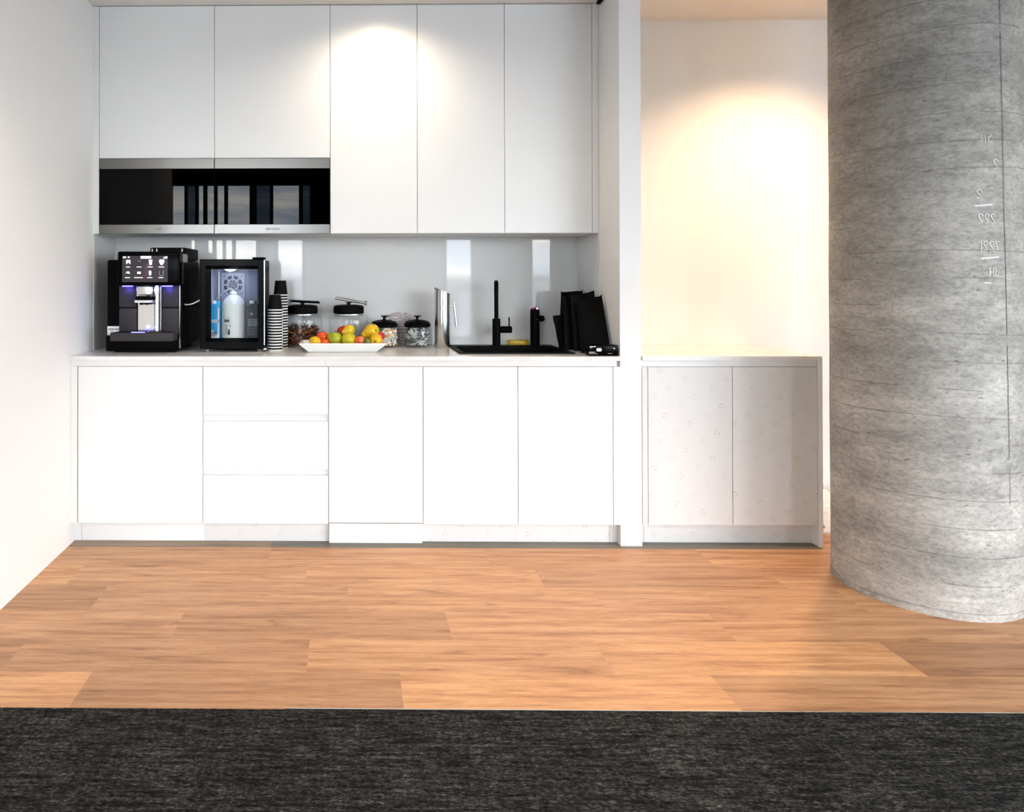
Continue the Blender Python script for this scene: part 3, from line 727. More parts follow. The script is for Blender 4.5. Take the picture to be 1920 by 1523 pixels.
bt, bb = carton('milk_carton', 'bright blue drink carton at the left inside the glass-door fridge', .634, .055, -.300, .055, .182, 'cyan')
bm = BM(); yq = -.3282; box(bm, (.607, yq, 1.043), (.661, yq + .0005, 1.058)); box(bm, (.607, yq, .960), (.661, yq + .0005, .983)); box(bm, (.608, yq, .983), (.634, yq + .0005, 1.003)); box(bm, (.654, yq, .983), (.6612, yq + .0005, 1.12)); link('white_print', bm, 'whiteprint', bb, smooth=False)
bm = BM()
for k in range(7): box(bm, (.614 + k * .0052, yq - .0006, .972), (.6165 + k * .0052, yq, .997))
for k in range(3): box(bm, (.616 + k * .012, yq - .0006, 1.049), (.624 + k * .012, yq, 1.052))
link('barcode', bm, 'ink', bb, smooth=False)
ct, cb = carton('milk_carton', 'dark charcoal drink carton at the right inside the glass-door fridge', .831, .056, -.300, .055, .182, 'darkcarton')
bm = BM(); box(bm, (.811, yq, 1.025), (.856, yq + .0005, 1.062)); box(bm, (.820, yq, 1.080), (.836, yq + .0005, 1.095))
for k in range(5): box(bm, (.811, yq, 1.012 - k * .008), (.850 - (k % 2) * .008, yq + .0005, 1.0135 - k * .008))
link('white_print', bm, 'papergrey', cb, smooth=False)
bm = BM()
for z in (1.032, 1.040, 1.048, 1.055): box(bm, (.814, yq - .0006, z), (.853, yq, z + .002))
box(bm, (.832, yq - .0006, 1.027), (.8335, yq, 1.060)); link('table_print', bm, 'ink', cb, smooth=False)
mb = thing('milk_bottle', 'large white plastic milk bottle in the middle of the glass-door fridge', 'bottle', (.727, -.275, FL))
def sq(co, k=.72): return Vector((co.x * 1.0, co.y * 1.0, co.z))
bm = BM(); H = 1.120 - FL
H = 1.190 - FL; lathe(bm, [(0, 0), (.055, 0), (.061, .006), (.0625, .05), (.0625, H * .70), (.0600, H * .79)], (.727, -.275, FL), 40); b1 = link('body', bm, 'milkplastic', mb)
bm = BM(); z_ = FL + H * .79; lathe(bm, [(.0600, 0), (.055, .012), (.046, .026), (.034, .037), (.023, .044), (.018, .048), (.018, .054), (0, .054)], (.727, -.275, z_), 40); link('shoulder', bm, 'milktop', mb)
bm = BM(); cyl(bm, (.727, -.275, z_ + .050), .0205, .014, 24, bev=.002); link('cap', bm, 'whiteplastic', mb)
def on_bottle(bm, s, z, w=.003, r=.0578): pass
bm = BM()
def bc(s, z): s += .004; th = s / .0625; return (.727 + .0632 * math.sin(th), -.275 - .0632 * math.cos(th), z)
tube(bm, [bc(-.043 + .012 + .014 * math.cos(t2) * (1 if k < 5 else 1), 1.052 + .006 * math.sin(2 * t2)) for k, t2 in enumerate([i * PI / 5 for i in range(11)])], .0028, 6)
tube(bm, [bc(-.030, 1.068), bc(-.018, 1.068)], .001, 5)
for k, (s, z) in enumerate(((-.041, 1.028), (-.038, 1.018), (-.030, 1.024), (-.016, 1.030), (-.014, 1.022), (-.041, 1.006), (-.036, .996), (-.040, .986), (-.034, 1.010))): tube(bm, [bc(s, z), bc(s + .006, z + .002)], .0018, 5)
tube(bm, [bc(-.018, .980), bc(-.019, .990), bc(-.018, 1.0), bc(-.017, 1.010)], [.005, .0065, .006, .002], 8)
link('label_print', bm, 'ink', b1)
# hose inside the fridge up to the bottle
bm = BM(); tube(bm, [(.6125, -.25, 1.140), (.635, -.25, 1.165), (.66, -.255, 1.190), (.69, -.262, 1.213), (.712, -.27, 1.218), (.727, -.275, z_ + .062)], .0028, 10)
tag(link('milk_hose', bm, 'tubeplastic'), 'thin hose inside the fridge leading into the milk bottle', 'hose')

# ------------------------------------------------------------------ paper cups, upside down in two stacks
cup = thing('paper_cup', 'x', 'cup', (0, 0, 0), 'black paper cups stacked upside down')
bm = BM(); lathe(bm, [(.0375, .004), (.0285, .080), (.0285, .0765), (.0275, .0765), (.0265, .074), (0, .074)], seg=36)
lathe(bm, [(.0365, .004), (.0277, .073), (0, .073)], seg=36); link('body', bm, 'cup', cup)
bm = BM()
lathe(bm, [(.0370, .0), (.0392, .0012), (.0398, .0035), (.0390, .0062), (.0374, .0068), (.0366, .003), (.0370, 0)], seg=36); link('rim', bm, 'whiteplastic', cup)
ORD = ['topmost', 'second', 'third', 'fourth', 'fifth', 'sixth', 'seventh', 'eighth', 'ninth', 'tenth', 'eleventh', 'twelfth', 'thirteenth', 'fourteenth', 'fifteenth', 'sixteenth', 'seventeenth', 'eighteenth', 'nineteenth', 'twentieth']
first = True
for (cx_, cy_, n_, nm, other) in ((.951, -.335, 15, 'front', 'beside the fridge'), (.967, -.215, 20, 'taller rear', 'by the jars')):
    for k in range(n_):
        z = .9004 + .0147 * k; i = n_ - 1 - k
        lab = ('topmost black paper cup, upside down on the %s cup stack %s' % (nm, other)) if i == 0 else (('lowest black paper cup, upside down under the %s cup stack' % nm) if k == 0 else 'black upside-down paper cup, %s from the top of the %s stack' % (ORD[i], nm))
        jx, jy = random.uniform(-.0006, .0006), random.uniform(-.0006, .0006)
        if first: cup.location = (cx_ + jx, cy_ + jy, z); cup['label'] = lab; first = False
        else: dup(cup, (cx_ + jx, cy_ + jy, z), lab)

# ------------------------------------------------------------------ jars
def bits(bm, c, R, h0, h1, n, size, seedv, more=()):
    rnd = random.Random(seedv); la_ = bm.verts.layers.float.new('bit')
    jobs = [(h0, h1, size)] * n
    for (m0, m1, mn, ms) in more: jobs += [(m0, m1, ms)] * mn
    for i, (h0, h1, size) in enumerate(jobs):
        L, w_, t3 = size; s = rnd.uniform(.7, 1.25); L *= s
        a_ = rnd.uniform(0, 2 * PI); rr = (R - L * .45) * math.sqrt(rnd.random()) if i % 3 else (R - L * .45)
        z = c[2] + h0 + (h1 - h0) * rnd.random(); top = 1 - .25 * math.sin(a_)
        q = bmesh.ops.create_cube(bm, size=1)['verts']
        bmesh.ops.scale(bm, vec=(L, w_ * s, t3), verts=q)
        m3 = Matrix.Rotation(a_ + PI / 2 + rnd.uniform(-.5, .5), 3, 'Z') @ Matrix.Rotation(rnd.uniform(-1.1, 1.1), 3, 'Y') @ Matrix.Rotation(rnd.uniform(0, PI), 3, 'X')
        bmesh.ops.rotate(bm, cent=(0, 0, 0), matrix=m3, verts=q)
        bmesh.ops.translate(bm, vec=(c[0] + rr * math.cos(a_), c[1] + rr * math.sin(a_), z), verts=q)
        v_ = rnd.random()
        for v in q:
            v[la_] = v_
            dx, dy = v.co.x - c[0], v.co.y - c[1]; rr2 = math.hypot(dx, dy)
            if rr2 > R: v.co.x = c[0] + dx * R / rr2; v.co.y = c[1] + dy * R / rr2
            v.co.z = max(v.co.z, c[2] + h0 - .002)
def jar(c, R, H, neck, lidh, label, big=True):
    t_ = thing('glass_jar', label, 'jar', c, 'black-lidded glass jars')
    x, y, z = c; r = R
    bm = BM()
    lathe(bm, [(0, .0), (r * .86, 0), (r * .97, .006), (r, .02), (r, H * .80), (r * .985, H * .87), (r * .90, H * .945), (neck, H * .975), (neck, H),
               (neck - .003, H), (neck - .003, H * .965), (r * .88, H * .93), (r * .955, H * .86), (r * .97, H * .79), (r * .97, .022), (r * .93, .010), (0, .009)], c, 64)
    link('glass_body', bm, 'glass', t_)
    bm = BM()
    if big: pr = [(0, H - .004), (neck - .004, H - .004), (neck + .002, H + .000), (neck + .003, H + .006), (neck + .003, H + .034), (neck - .004, H + .042), (neck * .6, H + .046), (0, H + .047)]
    else: pr = [(0, H - .004), (neck - .004, H - .004), (neck + .003, H), (neck + .004, H + .012), (neck * .92, H + .026), (neck * .55, H + .034), (0, H + .036)]
    lathe(bm, pr, c, 56); ld = link('lid', bm, 'blackmatt' if big else 'black', t_)
    bm = BM()
    if big: lathe(bm, [(0, 0), (.010, 0), (.008, .008), (.016, .010), (.016, .014), (0, .015)], (x, y, z + H + .046), 24)
    else: lathe(bm, [(0, 0), (.009, 0), (.006, .008), (.008, .016), (.020, .020), (.020, .024), (0, .0245)], (x, y, z + H + .034), 24)
    link('knob', bm, 'black', ld)
    if big:
        bm = BM(); lathe(bm, [(neck + .001, H - .010), (neck + .0035, H - .008), (neck + .0035, H - .003), (neck + .001, H - .001)], c, 48); link('seal_ring', bm, 'alu', t_)
    return t_
J1, J2, J3, J4 = (1.077, -.118, .9004), (1.329, -.118, .9004), (1.523, -.125, .9004), (1.702, -.125, .9004)
jar(J1, .109, .181, .080, .04, 'large black-lidded glass jar half full of brown sticks')
jar(J2, .109, .181, .080, .04, 'large empty clear glass jar with black lid behind the fruit')
jar(J3, .080, .110, .068, .03, 'small black-lidded glass jar of wrapped snacks, right of the fruit', False)
jar(J4, .080, .110, .068, .03, 'small black-lidded glass jar of silver sachets beside the steel jug', False)
bm = BM(); bits(bm, J1, .101, .012, .080, 300, (.062, .010, .004), 1, [(.07, .108, 45, (.055, .010, .003))])
tag(link('tea_sticks', bm, 'brownbits', smooth=False), 'brown wrapped sticks heaped inside the left large glass jar', 'snacks', kind='stuff')
bm = BM(); bits(bm, J3, .075, .010, .088, 230, (.040, .020, .006), 2); tag(link('wrapped_snacks', bm, 'snackbits', smooth=False), 'white and orange wrapped snacks filling the small jar by the fruit', 'snacks', kind='stuff')
bm = BM(); bits(bm, J4, .075, .010, .092, 300, (.055, .017, .003), 3); tag(link('silver_sachets', bm, 'silverbits', smooth=False), 'silver sachets filling the small jar beside the steel jug', 'sachets', kind='stuff')

# tongs on the lids
def tongs(a, b, r, label, m1, up=.012):
    A, B = Vector(a), Vector(b); d = (B - A).normalized(); s = Vector((-d.y, d.x, 0)).normalized()
    t_ = thing('tongs', label, 'tongs', tuple((A + B) / 2), 'tongs lying on jar lids')
    for sg in (-1, 1):
        bm = BM(); pts = [A + s * sg * .010 + Vector((0, 0, up if sg > 0 else 0)), A.lerp(B, .35) + s * sg * .012 + Vector((0, 0, .5 * up if sg > 0 else 0)), A.lerp(B, .8) + s * sg * .009, B]
        tube(bm, pts, [r * .8, r, r, r], 10); link('arm', bm, m1, t_)
    bm = BM(); cyl(bm, tuple(B - d * .004), r * 1.7, .012, 16, axis=tuple(d)); link('pivot', bm, 'steel', t_)
    return t_
zt1 = .9004 + .181 + .0615
tongs((1.170, -.145, zt1 - .004), (1.014, -.125, zt1 + .006), .0062, 'black tongs with a steel tip on the lid of the brown stick jar', 'black', .004)
tongs((1.256, -.13, zt1 + .020), (1.420, -.15, zt1 - .005), .0066, 'brushed steel tongs tilted on the lid of the empty jar', 'steel', .006)

# crumpled wrapper behind small jars
bm = BM(); nx_, nz_ = 26, 16; gg = []
for j in range(nz_ + 1):
    row = []
    for i in range(nx_ + 1):
        u, v = i / nx_, j / nz_; x = 1.535 + u * .165; zmax = .180 - .03 * (2 * u - 1) ** 2 + .012 * noise.noise((u * 6, 1, 2))
        z = .9006 + v * zmax; y = -.024 + .010 * noise.noise((u * 7, v * 5, 3)) + .003 * noise.noise((u * 20, v * 14, 3))
        row.append((x + .010 * noise.noise((v * 4, u * 3, 7)), y, z))
    gg.append(row)
fa = [[bm.verts.new((p[0], p[1] - .006, p[2])) for p in row] for row in gg]; ba = [[bm.verts.new((p[0], p[1] + .006, p[2])) for p in row] for row in gg]
for j in range(nz_):
    for i in range(nx_):
        bm.faces.new((fa[j][i], fa[j][i + 1], fa[j + 1][i + 1], fa[j + 1][i])); bm.faces.new((ba[j][i], ba[j + 1][i], ba[j + 1][i + 1], ba[j][i + 1]))
for i in range(nx_): bm.faces.new((fa[nz_][i], fa[nz_][i + 1], ba[nz_][i + 1], ba[nz_][i])); bm.faces.new((fa[0][i], ba[0][i], ba[0][i + 1], fa[0][i + 1]))
for j in range(nz_): bm.faces.new((fa[j][0], fa[j + 1][0], ba[j + 1][0], ba[j][0])); bm.faces.new((fa[j][nx_], ba[j][nx_], ba[j + 1][nx_], fa[j + 1][nx_]))
tag(link('snack_bag', bm, 'cloth', ang=60), 'crumpled grey and pink striped packet behind the two small jars', 'packet')

# ------------------------------------------------------------------ fruit tray and fruit
bx0, bx1, by0, by1 = 1.083, 1.519, -.462, -.252
bm = BM()
def rect(x0, x1, y0, y1, z): return [bm.verts.new(q) for q in ((x0, y0, z), (x1, y0, z), (x1, y1, z), (x0, y1, z))]
Q = [rect(bx0 + .047, bx1 - .052, by0 + .040, by1 - .035, .9004), rect(bx0 + .040, bx1 - .045, by0 + .034, by1 - .030, .906), rect(bx0, bx1, by0, by1, .943), rect(bx0, bx1, by0, by1, .9475),
     rect(bx0 + .006, bx1 - .006, by0 + .006, by1 - .006, .9475), rect(bx0 + .026, bx1 - .030, by0 + .024, by1 - .020, .925)]
bm.faces.new(Q[0][::-1]); bm.faces.new(Q[-1])
for A, B in zip(Q, Q[1:]):
    for k in range(4): bm.faces.new((A[k], A[(k + 1) % 4], B[(k + 1) % 4], B[k]))
tray = link('serving_tray', bm, 'porcelain', smooth=False)
bv = tray.modifiers.new('soft edges', 'BEVEL'); bv.width = .002; bv.segments = 2
tag(tray, 'white rectangular flared porcelain tray holding the fruit', 'tray')
def apple_prof(r, sq_=.92, dip=.16):
    r *= 1.07
    out = []
    for k in range(25):
        a_ = -PI / 2 + PI * k / 24; rr = r * math.cos(a_) * (1 + .06 * math.sin(a_)); zz_ = r * sq_ * math.sin(a_)
        e = max(0, abs(math.sin(a_)) - .86) / .14; zz_ -= math.copysign(dip * r * e * e, zz_)
        out.append((max(rr, 0), zz_))
    out[0] = (0, out[0][1]); out[-1] = (0, out[-1][1]); return out
def pear_prof(r, L):
    out = []
    for k in range(29):
        s = k / 28; z = -r * .9 + L * s
        if s < .45: u = s / .45; rr = r * math.sin(math.acos(max(-1, min(1, 1 - u))) ) if u < 1 else r
        else: u = (s - .45) / .55; rr = r * (1 - .62 * (u * u * (3 - 2 * u)))
        if s > .93: rr *= math.sqrt(max(0, 1 - ((s - .93) / .07) ** 2))
        out.append((rr, z))
    out[0] = (0, out[0][1]); out[-1] = (0, out[-1][1]); return out
def fruit(name, label, cat, c, prof, m, axis=(0, 0, 1), stem=True, extra=None, zmax=None):
    t_ = thing(name, label, cat, c, 'fruit on the white tray')
    bm = BM(); lathe(bm, prof, c, 36, axis=axis)
    f = link('flesh', bm, m, t_, ang=80)
    A = Vector(axis).normalized(); top = prof[-1][1]
    if stem:
        bm = BM(); p0 = Vector(c) + A * (top - .003); tube(bm, [p0, p0 + A * .006 + Vector((.001, 0, 0)), p0 + A * .012 + Vector((.003, 0, .001))], [.0018, .0014, .0018], 8); link('stem', bm, 'stem', t_)
    if extra: extra(t_, f)
    return t_
def calyx(c, axis, r):
    def fn(t_, f):
        A = Vector(axis).normalized(); bm = BM(); cyl(bm, tuple(Vector(c) + A * r), .004, .003, 10, axis=tuple(A)); link('calyx', bm, 'stem', t_)
    return fn
def sticker(c, d, r):
    def fn(t_, f):
        D = Vector(d).normalized(); bm = BM(); cyl(bm, tuple(Vector(c) + D * (r - .0005)), .007, .001, 16, axis=tuple(D)); link('sticker', bm, 'whiteprint', t_)
    return fn
fz = .9255
fruit('pear', 'small yellow pear lying at the left end of the fruit tray', 'pear', (1.152, -.385, fz + .0265), pear_prof(.026, .074), 'banana', (.85, -.3, -.12), False)
fruit('mandarin', 'bright red-orange mandarin with dark stem left of the green apple', 'mandarin', (1.196, -.345, fz + .046), apple_prof(.029, .85), 'mandarin', (.1, -.1, 1))
fruit('mandarin', 'small red-orange mandarin low at the tray front, left of the green apple', 'mandarin', (1.208, -.398, fz + .0195), apple_prof(.0215, .88), 'mandarin', (.2, -.3, .9), False)
cg = (1.258, -.365, fz + .037); fruit('apple', 'green apple with a white sticker, left of the centre of the tray', 'apple', cg, apple_prof(.036, .95), 'greenapple', (.1, .1, 1), True, sticker(cg, (-.35, -.85, .42), .035))
fruit('apple', 'dark red apple at the back, highest in the middle of the tray', 'apple', (1.305, -.290, fz + .068), apple_prof(.033), 'redapple', (-.2, .2, 1), False)
fruit('pear', 'yellow pear on top of the yellow-green apple', 'pear', (1.336, -.325, fz + .079), pear_prof(.029, .074), 'pear', (-.85, -.35, -.35), False)
fruit('apple', 'yellow-green apple at the tray centre under the yellow pear', 'apple', (1.330, -.378, fz + .034), apple_prof(.035, .97), 'yelgreen', (.3, -.2, .9), False)
fruit('apple', 'red streaked apple between the centre and the big pear', 'apple', (1.386, -.385, fz + .027), apple_prof(.028), 'gala', (-.1, .1, 1), True)
cp = (1.455, -.335, fz + .078); fruit('pear', 'large yellow pear lying tilted, highest at the right of the tray', 'pear', cp, pear_prof(.036, .098), 'pear', (-.85, -.15, -.42), True, calyx(cp, (.35, -.8, .05), .033))
fruit('avocado', 'dark green avocado half hidden under the large pear', 'avocado', (1.421, -.395, fz + .021), apple_prof(.022, 1.1), 'avocado', (.5, 0, .6), False)
cy2 = (1.468, -.387, fz + .031); fruit('apple', 'yellow apple with dark base facing forward, right end of tray', 'apple', cy2, apple_prof(.031), 'banana', (.25, .95, .2), False, calyx(cy2, (-.25, -.95, -.15), .0245))
fruit('plum', 'dark crimson plum behind the right end of the tray', 'plum', (1.490, -.325, fz + .046), apple_prof(.024, .95, .05), 'plum', (0, 0, 1), False)
# a hidden back row carries the upper fruit
for i, (x, y, r, lab) in enumerate(((1.455, -.310, .0245, 'red apple in shade under the large tilted pear'), (1.300, -.300, .018, 'small red apple hidden beneath the dark red apple'))):
    fruit('apple', lab, 'apple', (x, y, fz + r * .95), apple_prof(r), 'gala', (0, 0, 1), False)

# ------------------------------------------------------------------ steel jug
jx, jy = 1.834, -.155
jg = thing('steel_jug', 'slim tall polished steel jug with slanted rim and rod handle', 'jug', (jx, jy, .9003))
def slant(co): return Vector((co.x, co.y, co.z - (co.x + .041) * .42 * (1 if co.z > .28 else 0)))
bm = BM(); lathe(bm, [(0, 0), (.039, 0), (.041, .003), (.041, .15), (.041, .27), (.041, .318), (.0385, .318), (.0385, .28), (.0385, .01), (0, .008)], (jx, jy, .9003), 56, tiltfn=slant); link('body', bm, 'jugsteel', jg)
bm = BM(); lathe(bm, [(.0425, .314), (.0425, .321), (.037, .321), (.037, .314), (.0425, .314)], (jx, jy, .9003), 56, tiltfn=slant); link('rim', bm, 'steel', jg)
bm = BM(); tube(bm, [(jx + .039, jy, 1.122), (jx + .062, jy, 1.122)], .0035, 12); tube(bm, [(jx + .062, jy, 1.139), (jx + .064, jy, 1.12), (jx + .075, jy, 1.02), (jx + .076, jy, 1.012)], .0065, 16); link('handle', bm, 'chrome', jg)

# ------------------------------------------------------------------ sink, taps, sponge
sk = thing('kitchen_sink', 'black composite inset sink in the worktop', 'sink', ((SX0 + SX1) / 2, (SY0 + SY1) / 2, .90))
bm = BM(); zt_ = .9055; lip = .028; ix0, ix1, iy0, iy1 = SX0 + lip, SX1 - lip, SY0 + lip, SY1 - .085
def rct(x0, x1, y0, y1, z): return [bm.verts.new(q) for q in ((x0, y0, z), (x1, y0, z), (x1, y1, z), (x0, y1, z))]
Q = [rct(SX0, SX1, SY0, SY1, .9003), rct(SX0 + .0005, SX1 - .0005, SY0 + .0005, SY1 - .0005, zt_), rct(ix0, ix1, iy0, iy1, zt_), rct(ix0 + .01, ix1 - .01, iy0 + .01, iy1 - .01, .72), rct(ix0 + .10, ix1 - .10, iy0 + .1, iy1 - .1, .715)]
for A, B in zip(Q, Q[1:]):
    for k in range(4): bm.faces.new((A[k], A[(k + 1) % 4], B[(k + 1) % 4], B[k]))
bm.faces.new(Q[-1]); link('basin', bm, 'blackmatt', sk, smooth=False)
bm = BM(); lathe(bm, [(0, 0), (.04, 0), (.042, .002), (.030, .004), (0, .003)], ((ix0 + ix1) / 2, (iy0 + iy1) / 2, .7153), 32); link('drain', bm, 'steel', sk)
tx, ty = 2.132, -.120
tp = thing('kitchen_tap', 'tall black mixer tap with gooseneck spout behind the sink', 'tap', (tx, ty, zt_))
bm = BM(); cyl(bm, (tx, ty, zt_ + .0003), .0215, .1455, 32, bev=.001); link('body', bm, 'black', tp)
dv = Vector((1.35 - tx, -3.93 - ty, 0)).normalized(); top = 1.246
pts = [Vector((tx, ty, 1.05)), Vector((tx, ty, 1.12)), Vector((tx, ty, 1.19)), Vector((tx, ty, 1.215))]
for k in range(1, 7): a_ = PI / 2 * k / 6; pts.append(Vector((tx, ty, 1.215)) + dv * .035 * (1 - math.cos(a_)) + Vector((0, 0, .035 * math.sin(a_))))
pts.append(Vector((tx, ty, 1.25)) + dv * .15)
for k in range(1, 7): a_ = PI / 2 * k / 6; pts.append(Vector((tx, ty, 1.215)) + dv * (.15 + .035 * math.sin(a_)) + Vector((0, 0, .035 * math.cos(a_))))
pts.append(Vector((tx, ty, 1.185)) + dv * .185)
bm = BM(); tube(bm, pts, .0112, 20); link('spout', bm, 'black', tp)
bm = BM(); cyl(bm, (tx + .020, ty, .992), .0185, .062, 24, axis=(1, 0, 0), bev=.001); hb = link('valve', bm, 'black', tp)
bm = BM(); tube(bm, [(tx + .070, ty, 1.005), (tx + .069, ty, 1.06)], .0035, 12); link('lever', bm, 'black', hb)
t2x, t2y = 2.341, -.120
t2 = thing('filter_tap', 'short black domed water tap with a glowing violet indicator', 'tap', (t2x, t2y, zt_))
bm = BM(); pr = [(0, 0), (.0248, 0), (.0248, .188)] + [(.0248 * math.cos(PI / 2 * k / 8), .188 + .018 * math.sin(PI / 2 * k / 8)) for k in range(1, 9)]; pr[-1] = (0, pr[-1][1])
lathe(bm, pr, (t2x, t2y, zt_ + .0003), 36); bd = link('body', bm, 'black', t2)
bm = BM(); cyl(bm, (t2x + .020, t2y, 1.052), .0165, .030, 24, axis=(1, 0, 0), bev=.006); link('side_lever', bm, 'black', t2)
bm = BM(); tube(bm, [(t2x, t2y - .02, 1.04), (t2x - .012, t2y - .08, 1.048), (t2x - .018, t2y - .11, 1.040), (t2x - .019, t2y - .116, 1.03)], .011, 16); link('spout', bm, 'black', t2)
M['indv'] = mat('violet indicator', (.3, .2, .8), .4, emit=(.35, .25, 1), estr=2.2); M['indr'] = mat('red indicator', (.5, .0, .0), .4, emit=(.6, .02, .03), estr=.3)
bm = BM(); lathe(bm, [(0, 0), (.0065, 0), (.0065, .003), (0, .003)], (t2x + .007, t2y - .0155, 1.1055), 16, axis=(.2, -.6, .8)); link('indicator', bm, 'indv', t2)
bm = BM(); lathe(bm, [(0, 0), (.0055, 0), (.0055, .003), (0, .003)], (t2x - .011, t2y - .015, 1.104), 16, axis=(-.3, -.6, .75)); link('indicator', bm, 'indr', t2)
bm = BM(); vs = box(bm, (2.212, -.072, .9006), (2.322, -.012, .9285), .005, 3)
for v in bm.verts: v.co += Vector((.0018 * noise.noise(v.co * 60), 0, .0018 * noise.noise(v.co * 70 + Vector((3, 1, 2)))))
tag(link('sponge', bm, 'sponge'), 'flat yellow sponge behind the sink between the two taps', 'sponge')

# ------------------------------------------------------------------ black bags in the corner
def pouch(name, label, quad, thick, cat='bag', seedv=1, notch=True, group='black bags in the worktop corner'):
    """quad: BL, BR, TR, TL in world space; a puffed flat bag"""
    BL, BR, TR, TL = [Vector(q) for q in quad]; nU, nV = 14, 18
    nrm = (BR - BL).cross(TL - BL).normalized(); bm = BM(); F, B_ = [], []
    for j in range(nV + 1):
        v = j / nV; rf, rb = [], []
        for i in range(nU + 1):
            u = i / nU; p = BL.lerp(BR, u).lerp(TL.lerp(TR, u), v)
            e = (math.sin(PI * min(1, max(0, u))) ** .45) * ((1 - v ** 3) ** .6 if v > 0 else 1)
            th = thick * (.06 + .94 * e) * .5; w_ = .006 * noise.noise((u * 3 + seedv, v * 4, seedv * 2.3)) * (.2 + v)
            if j == nV: p = p + Vector((0, 0, .004 * noise.noise((u * 5, seedv, 1)) + (.003 if i in (0, nU) else -.002)))
            rf.append(bm.verts.new(p + nrm * (th + w_))); rb.append(bm.verts.new(p - nrm * (th - w_)))
        F.append(rf); B_.append(rb)
    for j in range(nV):
        for i in range(nU):
            bm.faces.new((F[j][i], F[j][i + 1], F[j + 1][i + 1], F[j + 1][i])); bm.faces.new((B_[j][i], B_[j + 1][i], B_[j + 1][i + 1], B_[j][i + 1]))
    for i in range(nU): bm.faces.new((F[nV][i], F[nV][i + 1], B_[nV][i + 1], B_[nV][i])); bm.faces.new((F[0][i], B_[0][i], B_[0][i + 1], F[0][i + 1]))
    for j in range(nV): bm.faces.new((F[j][0], F[j + 1][0], B_[j + 1][0], B_[j][0])); bm.faces.new((F[j][nU], B_[j][nU], B_[j + 1][nU], F[j + 1][nU]))
    for v in bm.verts: v.co.z = max(v.co.z, .9007)
    return tag(link(name, bm, 'bagpaper', ang=50), label, cat, group)
pouch('black_bag', 'short black bag leaning furthest left in the corner', [(2.432, -.26, .901), (2.50, -.25, .901), (2.462, -.26, 1.085), (2.392, -.28, 1.076)], .020, seedv=1)
pouch('black_bag', 'tall black bag at the back with a crooked upper corner', [(2.452, -.19, .901), (2.585, -.16, .901), (2.592, -.14, 1.205), (2.470, -.16, 1.198)], .026, seedv=2)
pouch('black_bag', 'tall upright black bag second from the left, flat top edge', [(2.445, -.31, .901), (2.565, -.29, .901), (2.575, -.255, 1.186), (2.447, -.275, 1.174)], .028, seedv=3)
pouch('black_bag', 'tall black bag with raised right corner in the middle of the bags', [(2.475, -.365, .901), (2.598, -.355, .901), (2.592, -.325, 1.205), (2.468, -.335, 1.186)], .026, seedv=5)
pouch('black_bag', 'large black bag leaning on the partition wall, nearest of the bags', [(2.478, -.465, .901), (2.606, -.520, .901), (2.602, -.405, 1.186), (2.482, -.385, 1.150)], .030, seedv=8)
bxo = thing('dispenser_box', 'low black box with small white print in front of the black bags', 'box', (2.55, -.555, .9004))
R_ = Matrix.Rotation(math.radians(-3), 3, 'Z')
bm = BM(); box(bm, (2.470, -.598, .9006), (2.612, -.545, .953), .006, 3); bo = link('carton', bm, 'blackgloss', bxo)
bm = BM(); yq = -.5986; box(bm, (2.510, yq, .923), (2.535, yq + .0006, .940), .0055, 3) if False else None
n_ = 20; prism(bm, [(2.520 + .0125 * (abs(math.cos(2 * PI * k / n_)) ** .6) * math.copysign(1, math.cos(2 * PI * k / n_)), .930 + .008 * (abs(math.sin(2 * PI * k / n_)) ** .6) * math.copysign(1, math.sin(2 * PI * k / n_))) for k in range(n_)], yq - .0004, yq + .0008)
link('white_label', bm, 'whiteprint', bo, smooth=False)
bm = BM()
for i, (x, z, w, h) in enumerate(((2.476, .943, .030, .004), (2.478, .938, .010, .002), (2.473, .917, .028, .003), (2.473, .911, .040, .0015), (2.562, .912, .020, .0012), (2.586, .936, .008, .003), (2.590, .933, .006, .002))):
    box(bm, (x, yq - .0003, z), (x + w, yq + .0008, z + h))
link('small_print', bm, 'whiteprint', bo, smooth=False)

# ------------------------------------------------------------------ film heap on the floor behind the column
bm = BM(); nx_, ny_ = 44, 36; gg = []
for j in range(ny_ + 1):
    row = []
    for i in range(nx_ + 1):
        u, v = i / nx_, j / ny_; x = 3.59 + u * .62; y = -.44 + v * .40
        e = min(1, 6 * u + .25, 6 * (1 - u), 5 * v + .15, 6 * (1 - v) + .2)
        h = .004 + e * (.060 + .05 * v + .045 * abs(noise.noise((u * 7, v * 6, 1))) + .03 * noise.noise((u * 16, v * 15, 4)))
        row.append((x + .02 * noise.noise((v * 6, 1, 1)) * (1 if i == 0 else .3), y, max(.003, h)))
    gg.append(row)
T_ = [[bm.verts.new(p) for p in r] for r in gg]; B2 = [[bm.verts.new((p[0], p[1], .0012)) for p in r] for r in gg]
for j in range(ny_):
    for i in range(nx_): bm.faces.new((T_[j][i], T_[j][i + 1], T_[j + 1][i + 1], T_[j + 1][i])); bm.faces.new((B2[j][i], B2[j + 1][i], B2[j + 1][i + 1], B2[j][i + 1]))
for i in range(nx_): bm.faces.new((T_[0][i], B2[0][i], B2[0][i + 1], T_[0][i + 1])); bm.faces.new((T_[ny_][i], T_[ny_][i + 1], B2[ny_][i + 1], B2[ny_][i]))
for j in range(ny_): bm.faces.new((T_[j][0], T_[j + 1][0], B2[j + 1][0], B2[j][0])); bm.faces.new((T_[j][nx_], B2[j][nx_], B2[j + 1][nx_], T_[j + 1][nx_]))
m = M['foil']; t = NT(m); tc = t.n('ShaderNodeTexVoronoi', i_Scale=16.); t.l(t.geo(), tc.inputs[0])
